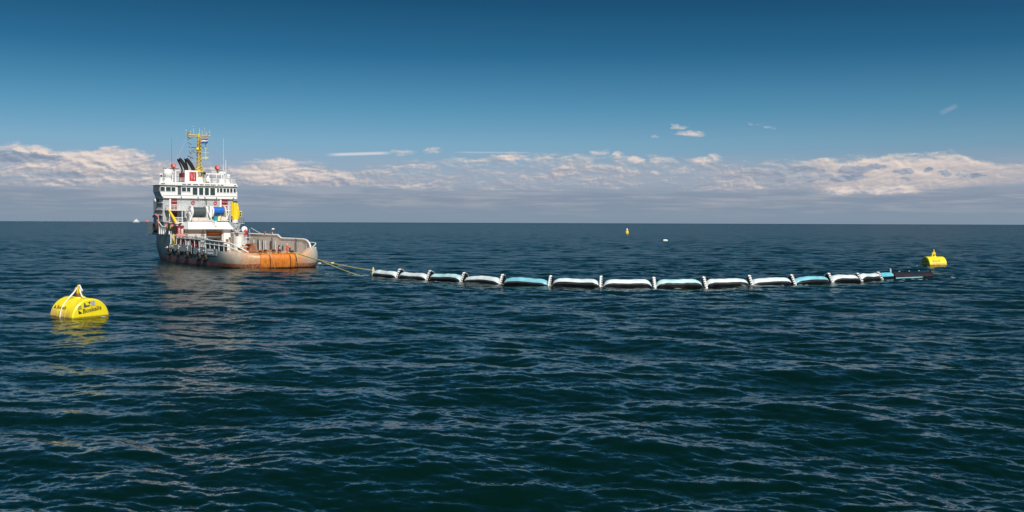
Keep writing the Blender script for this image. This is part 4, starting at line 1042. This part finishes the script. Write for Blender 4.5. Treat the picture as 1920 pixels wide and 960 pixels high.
def tube_section(i):
    a, b = Vector(BP[i] + (0,)) - O_, Vector(BP[i + 1] + (0,)) - O_
    d = (b - a); L = d.length; d.normalize(); q = Vector((-d.y, d.x, 0))         # q: away from the camera
    g0, g1 = .27, .27
    if i in (12, 13): g1 = .1; g0 = .35 if i == 12 else .1
    Rm = .72; top = 1.02 + rb_.uniform(-.06, .06); bend = rb_.uniform(-.12, .12)
    if i == 13: Rm, top = .66, 1.05
    n, k = 30, 20
    def center(t):
        e = abs(2 * t - 1)
        r = Rm * max(.02, 1 - e ** 10 * .5) if 0.001 < t < .999 else Rm * .38
        z = top - Rm - (e ** 7) * .38 + .03 * math.sin(t * 9 + i)
        p = a + d * (g0 + (L - g0 - g1) * t) + q * (bend * math.sin(PI * t)); p.z = z + .03 * math.sin(t * 5 + i * 1.7)
        r *= 1 + .018 * math.sin(t * 31 + i * 2.1) + .02 * math.sin(t * 11 + i)
        return p, r
    if i == 13:
        def center(t):
            p = a + d * (g0 + (L - g0 - g1) * t); p.z = top - Rm; return p, Rm * (.9 + .1 * math.sin(PI * t))
    def shell(a0, a1, dr, closed):
        mb = MB(); vs = []
        m_ = k if closed else k + 1
        for s in range(n + 1):
            p, r = center(s / n)
            for j in range(m_):
                th = a0 + (a1 - a0) * j / k
                vs.append(p + (-q * math.cos(th) + Vector((0, 0, 1)) * math.sin(th)) * (r + dr))
        fs = [(s * m_ + j, s * m_ + (j + 1) % m_, (s + 1) * m_ + (j + 1) % m_, (s + 1) * m_ + j) for s in range(n) for j in range(k if closed else k)]
        if closed: fs += [tuple(range(m_)), tuple(n * m_ + j for j in range(m_))]
        return mb.add(vs, fs)
    kd = kinds[i]
    tb = shell(0, 2 * PI, 0, True).build('boom_tube', 'tube', boom, LAB[kd])
    lo = R(8) if kd == 'c' else R(22 + rb_.uniform(-4, 4))
    st = shell(lo, R(125), .015, False).build('stripe', SM[kd if kd != 'p' else 'w'], tb)
    if kd == 'p':
        shell(R(95), R(150), .05, False).build('dark_band', 'maroon', tb)
    # low seam and lashing
    pp = [center(s / 14) for s in range(15)]
    MB().tube([p + (-q) * (r * .97) + Vector((0, 0, .10)) for p, r in pp], .03, 5).build('seam', 'darkgrey', tb)
    if i > 0 and i not in (13,):
        p0, r0 = center(.06); p1, r1 = center(.0)
        MB().tube([p0 + Vector((0, 0, r0)) - q * .2, p1 - q * .25 + Vector((0, 0, .1)), a - q * .5 + Vector((0, 0, .3))], .035, 5).build('lashing', 'white', tb)
    return d, q
def connector(i, d, q, lean=1.0, h=1.45):
    c = Vector(BP[i] + (0,)) - O_
    h += rb_.uniform(-.08, .08)
    bot = c - q * .95 + Vector((0, 0, -.35)); tp = c + q * .10 + Vector((0, 0, h))
    ax = (tp - bot); Lh = ax.length; ax.normalize(); sd_ = d; nn = ax.cross(sd_)
    mb = MB()
    prof = [(-.18, 0), (-.20, .2), (-.17, .9), (-.13, 1.0), (.13, 1.0), (.17, .9), (.20, .2), (.18, 0)]
    vs = []
    for w in (-.05, .05):
        for x, t in prof: vs.append(bot + ax * (t * Lh) + sd_ * x + nn * w)
    m = len(prof); mb.add(vs, [tuple(range(m)), tuple(range(m, 2 * m))[::-1]] + [(j, (j + 1) % m, m + (j + 1) % m, m + j) for j in range(m)])
    cn = mb.build('joint_plate', 'white', boom, bevel=.02)
    # far half of the hoop and the black web between the halves
    MB().tube([tp, c + q * .7 + Vector((0, 0, h - .25)), c + q * 1.1 + Vector((0, 0, .5)), c + q * 1.15 + Vector((0, 0, -.3))], .07, 6).build('hoop', 'grey', cn)
    MB().add([c - q * .7 + d * .12, c + q * .8 + d * .12, c + q * .6 + d * .12 + Vector((0, 0, h - .3)), c + d * .12 + Vector((0, 0, h - .12)),
              c - q * .7 + d * .2, c + q * .8 + d * .2, c + q * .6 + d * .2 + Vector((0, 0, h - .3)), c + d * .2 + Vector((0, 0, h - .12))],
             [(0, 1, 2, 3), (4, 7, 6, 5), (0, 4, 5, 1), (1, 5, 6, 2), (2, 6, 7, 3), (3, 7, 4, 0)]).build('web', 'tube', cn)
    for s in range(5):
        t = .22 + s * .16
        MB().sphere(tuple(bot + ax * (t * Lh) + sd_ * (.12 if i < 7 else -.12) - q * .08), .10, 7).build('stud', 'black', cn)
        MB().sphere(tuple(bot + ax * ((t + .08) * Lh) - sd_ * (.13 if i < 7 else -.13) - q * .10), .11, 7).build('stud', 'white', cn)
dirs = []
for i in range(14): dirs.append(tube_section(i))
for i in range(1, 14):
    d = (dirs[i - 1][0] + dirs[i][0]).normalized(); q = Vector((-d.y, d.x, 0))
    connector(i, d, q, h=1.45 if i < 12 else 1.25)
# towing plate at the head and upright plate near the tail
a = Vector(BP[0] + (0,)) - O_
MB().prism([(-.22, -.4), (.22, -.4), (.2, .9), (.04, 1.45), (-.06, 1.45), (-.2, .9)], -.06, .06, 'Y').build('towing_plate', 'towend', boom).location = a
e_ = Vector(BP[14] + (0,)) - O_
MB().prism([(-.12, -.3), (.12, -.3), (.1, 1.5), (-.14, 1.75)], -.06, .06, 'Y').build('tail_plate', 'grey', boom).location = e_
# the flat black tail, riding low
a, b = Vector(BP[14] + (0,)) - O_, Vector(BP[15] + (0,)) - O_
d = (b - a).normalized(); q = Vector((-d.y, d.x, 0)); L = (b - a).length
mb = MB(); vs = []; n = 16
for s in range(n + 1):
    t = s / n; p = a + d * (.3 + (L - .3) * t); h = 1.05 - .30 * t + .08 * math.sin(t * 17) + (.22 if t > .9 else 0)
    for (o_, z) in ((-.45, -.4), (-.75, .25), (-.5, h * .8), (.1, h), (.7, h * .7), (.8, -.3)): vs.append(p + q * o_ + Vector((0, 0, z)))
mb.add(vs, [(s * 6 + j, s * 6 + j + 1, (s + 1) * 6 + j + 1, (s + 1) * 6 + j) for s in range(n) for j in range(5)] + [tuple(range(6)), tuple(n * 6 + j for j in range(6))])
M['tail'] = mat('tail_rubber', (0.02, 0.014, 0.022), .5, var=.4)
tl = mb.build('boom_tail', 'tail', boom, 'limp black end section without a stripe')
mb = MB(); vs = []
for s in range(n + 1):
    t = s / n * .7; p = a + d * (.3 + (L - .3) * t)
    vs += [p - q * .79 + Vector((0, 0, .05)), p - q * .78 + Vector((0, 0, .22))]
mb.add(vs, [(2 * s, 2 * s + 2, 2 * s + 3, 2 * s + 1) for s in range(n)]); o = mb.build('stripe', SM['b'], tl)
o.modifiers.new('thick', 'SOLIDIFY').thickness = .03
for t in (.2, .45, .7): MB().sphere(tuple(a + d * (L * t) - q * .1 + Vector((0, 0, 1.12))), .12, 8, .5).build('shackle', 'white', tl)
MB().tube([b + Vector((0, 0, 1.0)), b + d * .7 + Vector((0, 0, .6)), b + d * .9 + Vector((0, 0, -.2))], .12, 7).build('tail_loop', 'tail', tl)

# ---------------------------------------------------------------- big yellow mooring buoys
M['buoy'] = mat('buoy_yellow', (0.90, 0.73, 0.02), .35, var=.05, dirt=(0.62, 0.36, 0.05), dirt_amt=.35, dirt_scale=.5)
def buoy_mat():
    m = M['buoy'].copy(); m.name = 'buoy_yellow_shaded'; t = m.node_tree; b = t.nodes['Principled BSDF']
    g = t.nodes.new('ShaderNodeTexCoord'); P = N(t, g.outputs['Object']); x, y, z = sep(t, P)
    src = b.inputs['Base Color'].links[0].from_socket
    n1 = noise(t, P, 2.0, 7, .7)
    low_shade = ((z * -1.0) + 1.15 + (n1 - .5) * 1.2).step(.2, .8) * (x.step(1.6, 1.2))  # shade on the lower side painted in as darker orange, end face left out
    c = mix(t, low_shade * .75, N(t, src), mix(t, n1.step(.4, .6), (.62, .30, .03), (.66, .42, .20)))
    slime = (z + (n1 - .5) * .2).step(.28, .12)
    c = mix(t, slime * .8, c, (.12, .09, .01))
    t.links.new(c.k, b.inputs['Base Color']); return m
M['buoy_shaded'] = buoy_mat()
def buoy(loc, rz, label, near, R_=1.78, L=3.7, roll=0.0):
    b = thing('mooring_buoy', loc, rz, label, 'buoy', 'big yellow mooring buoys')
    h = L / 2
    zc = -.02
    body = MB().lathe((0, 0, zc), [(R_ * .4, -h - .02), (R_ * .94, -h), (R_, -h + .09), (R_, h - .09), (R_ * .94, h), (R_ * .4, h + .02)], 56, 'X').build('float_body', 'buoy_shaded', b)
    for x in (-h * .33, h * .33): MB().torus((x, 0, zc), R_ - .02, .035, 'X', 48, 6).build('weld_band', 'buoy', body)
    # lettering wrapped round the side and flat on the end
    def cyl(me, x0, ang, side):
        for v in me.vertices:
            u, w, dpt = v.co
            th = ang + w / R_
            xx = (x0 + u) if side < 0 else (x0 - u)
            v.co = (xx, side * math.cos(th) * (R_ + .006 + dpt), zc + math.sin(th) * (R_ + .006 + dpt))
    for side in (-1, 1):
        me = text_mesh('Boskalis', .46, .004, .008); me.materials.append(M['black'])
        cyl(me, (-1.05 if side < 0 else .75) + (0 if near else .2), R(28), side)
        o = bpy.data.objects.new('lettering', me); C.objects.link(o); o.parent = body
        mk_ = MB().prism([(0, 0), (.34, 0), (0, .34)], -.004, .004)
        me2 = mk_.mesh('emblem'); me2.materials.append(M['black']); cyl(me2, (-1.5 if side < 0 else 1.2), R(28), side)
        o = bpy.data.objects.new('emblem', me2); C.objects.link(o); o.parent = body
    T = Matrix.Translation((h + .028, 0, zc)) @ Matrix.Rotation(PI / 2, 4, 'Z') @ Matrix.Rotation(PI / 2, 4, 'X') @ Matrix.Rotation(R(8), 4, 'Z')
    def flat(me, name, m, x, y):
        if not me.materials: me.materials.append(M[m])
        o = bpy.data.objects.new(name, me); C.objects.link(o); o.parent = body
        o.matrix_local = T @ Matrix.Translation((x, y, 0)); return o
    flat(text_mesh('Boskalis', .56, .006, .006), 'lettering', 'black', -.70, .62)
    flat(MB().prism([(0, 0), (.36, 0), (0, .34)], -.006, .006).mesh('emblem'), 'emblem', 'black', -1.10, .66)
    crown = MB()
    for k in range(5): crown.tube([(.06 + .07 * k, 0, 0), (.04 + .08 * k, .2 + (.05 if k == 2 else 0), 0)], .018, 4)
    crown.tube([(.04, 0, 0), (.36, 0, 0)], .02, 4).tube([(.02, .2, 0), (.2, .27, 0), (.38, .2, 0)], .014, 4)
    flat(crown.mesh('crown'), 'crown_emblem', 'darkgrey', -1.12, 1.08)
    flat(MB().box(-.21, .21, -.21, .21, -.008, .01).mesh('patch'), 'grey_patch', 'grey', .34, 1.33)
    flat(MB().lathe((0, 0, 0), [(.07, 0), (.07, .05)], 10).mesh('plug'), 'plug', 'black', .02, 1.47)
    me = MB().prism([(-.15, 0), (.45, 0), (.5, .12), (.15, .14), (-.05, .5), (-.1, .1)], -.005, .005).mesh('dark_shape')  # flat dark shape above the lettering
    flat(me, 'dark_mark', 'darkgrey', -.42, 1.12)
    # lifting post and its ropes
    pt = MB().tube([(-.35, 0, R_ - .1), (-.1, 0, R_ + .75), (-.02, 0, R_ + 1.0)], .13, 9).tube([(.45, 0, R_ - .1), (.12, 0, R_ + .7), (-.02, 0, R_ + 1.0)], .13, 9)
    pt.lathe((0, 0, R_ - .12), [(.55, 0), (.5, .16)], 16).sphere((-.02, 0, R_ + .95), .17, 10)
    pt.build('lifting_post', 'buoy', b)
    return b
nb = buoy((-38.9, 89.4, 0), R(-34.5), 'big yellow buoy floating nearest the camera with white ropes tied to its post', True)
nb.rotation_euler = (R(1), R(1), R(-36))
MB().tube([(-.05, -.1, 2.72), (-.2, -.3, 2.3), (-.3, -.6, 1.95), (-.3, -.95, 1.62)], [.05, .065, .075, .045], 8).build('rope_bundle', 'white_rope', nb)
MB().tube([(-.3, -.9, 1.64), (-.22, -1.30, 1.30), (-.12, -1.66, .80), (-.02, -1.84, .2), (0, -1.88, -.3)], .042, 8).build('hanging_rope', 'white_rope', nb)
MB().tube([(.0, -.05, 2.75), (.25, -.1, 2.85), (.42, -.1, 2.65), (.5, -.2, 2.3), (.95, -.3, 1.9), (1.5, -.3, 1.79)], [.07, .07, .07, .065, .05, .03], 8).tube([(.3, -.1, 2.5), (.6, -.15, 2.6), (.78, -.15, 2.42), (.6, -.15, 2.35)], .05, 7).build('tied_rope', 'white_rope', nb)
MB().tube([(-.3, -.1, 2.65), (-.42, -.2, 2.3)], .08, 7).build('red_lashing', 'pink', nb)
MB().tube([(-.2, -.22, 1.8), (.1, -.25, 2.1), (.35, -.2, 1.85)], .09, 7).build('rusty_shackle', 'rusty', nb)
fb_ = buoy((88.4, 208.6, 0), R(-172), 'distant yellow buoy floating beyond the tail end of the boom', False, 1.85, 3.9)
MB().tube([(-.45, 0, 2.55), (.45, 0, 2.55)], .10, 7).tube([(0, 0, 2.6), (0, 0, 3.35)], .08, 7).build('cross_bar', 'buoy', fb_)

# ---------------------------------------------------------------- small floating marks far out
mk2 = thing('marker_buoy', (86.0, 745.0, -.3), R(20), 'small far navigation buoy with yellow body, white cap and thin dark pole', 'buoy')
MB().lathe((0, 0, 0), [(1.3, -.6), (1.45, .1), (1.45, .55), (1.2, .75)], 18).build('float_collar', 'black', mk2)
MB().lathe((0, 0, 0), [(1.2, .76), (1.25, 1.2), (1.15, 2.9), (.9, 3.3)], 18).build('tower', 'yellow', mk2)
for k in range(4): MB().tube([(1.24 * math.cos(k * PI / 2), 1.24 * math.sin(k * PI / 2), .76), (1.0 * math.cos(k * PI / 2), 1.0 * math.sin(k * PI / 2), 3.25)], .07, 5).build('tower_rib', 'darkgrey', mk2)
MB().lathe((0, 0, 0), [(.95, 3.32), (.95, 3.5)], 14).build('cage', 'black', mk2)
MB().lathe((0, 0, 0), [(.62, 3.51), (.6, 4.2), (.25, 5.0)], 14).build('lantern', 'white', mk2)
MB().lathe((0, 0, 0), [(.10, 5.0), (.08, 6.4), (.3, 6.5), (.05, 7.3)], 8).build('topmark', 'black', mk2)
wf = thing('white_float', (74.2, 482.0, 0), R(15), 'small white float alone on the water below the far buoy', 'float')
MB().lathe((0, 0, .28), [(.2, -1.15), (.42, -.95), (.5, -.5), (.5, .5), (.42, .95), (.2, 1.15)], 16, 'X').build('float_body', 'white', wf)
MB().lathe((0, 0, .28), [(.52, -.12), (.52, .12)], 16, 'X').build('band', 'pale_yellow', wf)
MB().torus((1.25, 0, .3), .14, .04, 'Y', 12, 5).build('lifting_eye', 'grey', wf)

# ---------------------------------------------------------------- ships on the horizon
def far_ship(px_, D, L, H, hullm, housem, label):
    x = (px_ - 960) / FPX * D
    s = thing('far_ship', (x, D, 0), R(12), label, 'ship')
    MB().prism([(-L / 2, 0), (L * .36, 0), (L / 2, H * .24), (-L / 2, H * .24)], -L * .08, L * .08, 'Y').build('hull', hullm, s)
    MB().box(-L * .30, L * .22, -L * .07, L * .07, H * .24, H * .52).build('deckhouse', housem, s)
    MB().box(-L * .16, L * .10, -L * .06, L * .06, H * .521, H * .70).build('bridge', housem, s)
    for i in range(5): MB().box(-L * .14 + i * L * .05, -L * .11 + i * L * .05, -L * .065, -L * .0601, H * .58, H * .65).build('window', 'black', s)
    MB().lathe((-L * .24, 0, 0), [(L * .03, H * .52), (L * .025, H * .72)], 10).build('funnel', hullm, s)
    MB().tube([(-L * .02, 0, H * .7), (-L * .02, 0, H)], L * .008, 5).tube([(-L * .06, 0, H * .88), (L * .02, 0, H * .88)], L * .005, 5).build('mast', housem, s)
    return s
far_ship(256.5, 9000, 62, 40, 'grey', 'white', 'white ship on the horizon further left of the tug')
far_ship(277, 8200, 46, 31, 'maroon', 'pink', 'red ship on the horizon close to the left of the tug')

# ---------------------------------------------------------------- wind turbines on the horizon
M['turbine'] = mat('turbine_hazed_grey', (0.25, 0.29, 0.34), .5)  # distance haze mixed into the paint colour
tur = None
TX = [31, 45, 80, 91, 98, 108, 123, 135, 146, 157, 170]
where = ['leftmost of the row', 'second from the left', 'third from the left', 'fourth from the left', 'fifth from the left', 'sixth, at the middle of the row',
         'fifth from the right', 'fourth from the right', 'third from the right', 'second from the right', 'rightmost of the row']
def turbine():
    t = thing('wind_turbine', (0, 0, 0), 0, 'faint', 'wind turbine', 'faint wind turbines in a row on the horizon')
    MB().lathe((0, 0, 0), [(4.0, -2), (3.0, 40), (2.0, 78)], 8).build('tower', 'turbine', t)
    MB().box(-2.5, 2.5, -3, 8, 78.1, 83).build('nacelle', 'turbine', t)
    blade = MB().prism([(-1.6, 2), (1.8, 8), (.5, 47), (-.3, 47)], -.4, .4, 'Y').mesh('blade'); blade.materials.append(M['turbine'])
    for k in range(3):
        o = bpy.data.objects.new('blade', blade); C.objects.link(o); o.parent = t
        o.location = (0, -4.2, 80.5); o.rotation_euler = (0, R(120 * k), 0)
    return t
t0 = turbine()
for i, px_ in enumerate(TX):
    if i == 0: t = t0
    else:
        t = t0.copy(); C.objects.link(t)
        for ch in t0.children:
            c = ch.copy(); C.objects.link(c); c.parent = t
    D = 14500 + 900 * ((i * 7) % 4)
    t.location = ((px_ - 960) / FPX * D, D, 0); t.rotation_euler = (0, 0, R(25 + (i * 37) % 30))
    t['label'] = 'faint white wind turbine on the far left horizon, ' + where[i]
    k = [c for c in t.children if c.name.startswith('blade')]
    for j, c in enumerate(k): c.rotation_euler = (0, R(120 * j + 31 * i), 0)

# ---------------------------------------------------------------- flecks of foam
def sea_z(x, y):
    co = SEA_CO; d = (co[:, 0] - x) ** 2 + (co[:, 1] - y) ** 2
    return float(co[int(np.argmin(d)), 2])
M['foam'] = mat('foam_white', (0.48, 0.56, 0.58), .9, var=.2, vscale=6)
def foam(spots, name):
    mb = MB(); rr = random.Random(9)
    for (cx, cy, sx, sy, n) in spots:
        for _ in range(n):
            x, y = rr.gauss(cx, sx), rr.gauss(cy, sy); z = sea_z(x, y) + .03; a = rr.uniform(.05, .22)
            k = 7; ring = [(x + a * 2.8 * rr.uniform(.6, 1.2) * math.cos(2 * PI * j / k), y + a * rr.uniform(.5, 1.2) * math.sin(2 * PI * j / k), z) for j in range(k)]
            mb.add(ring + [(x, y, z + .03)], [(j, (j + 1) % k, k) for j in range(k)])
    return tag(mb.build(name, 'foam', None), kind='stuff')
foam([(-37.0, 196, 1.5, 2, 6), (-27.5, 165, 2.5, 3, 6), (-24, 161, 1.2, 1.5, 10), (-35, 200, 2, 6, 6),
      (33, 135.6, 3, .5, 6), (40, 138.4, 3, .6, 7), (57, 152, 2, .8, 8), (62, 155, 2.5, 1, 9), (70, 162, 1.2, 1, 6), (26, 133.2, 4, .4, 3), (-36.4, 88.6, .2, .3, 2),
      (84.5, 206, .8, .6, 3), (-10, 143, 4, 1, 3)], 'foam')
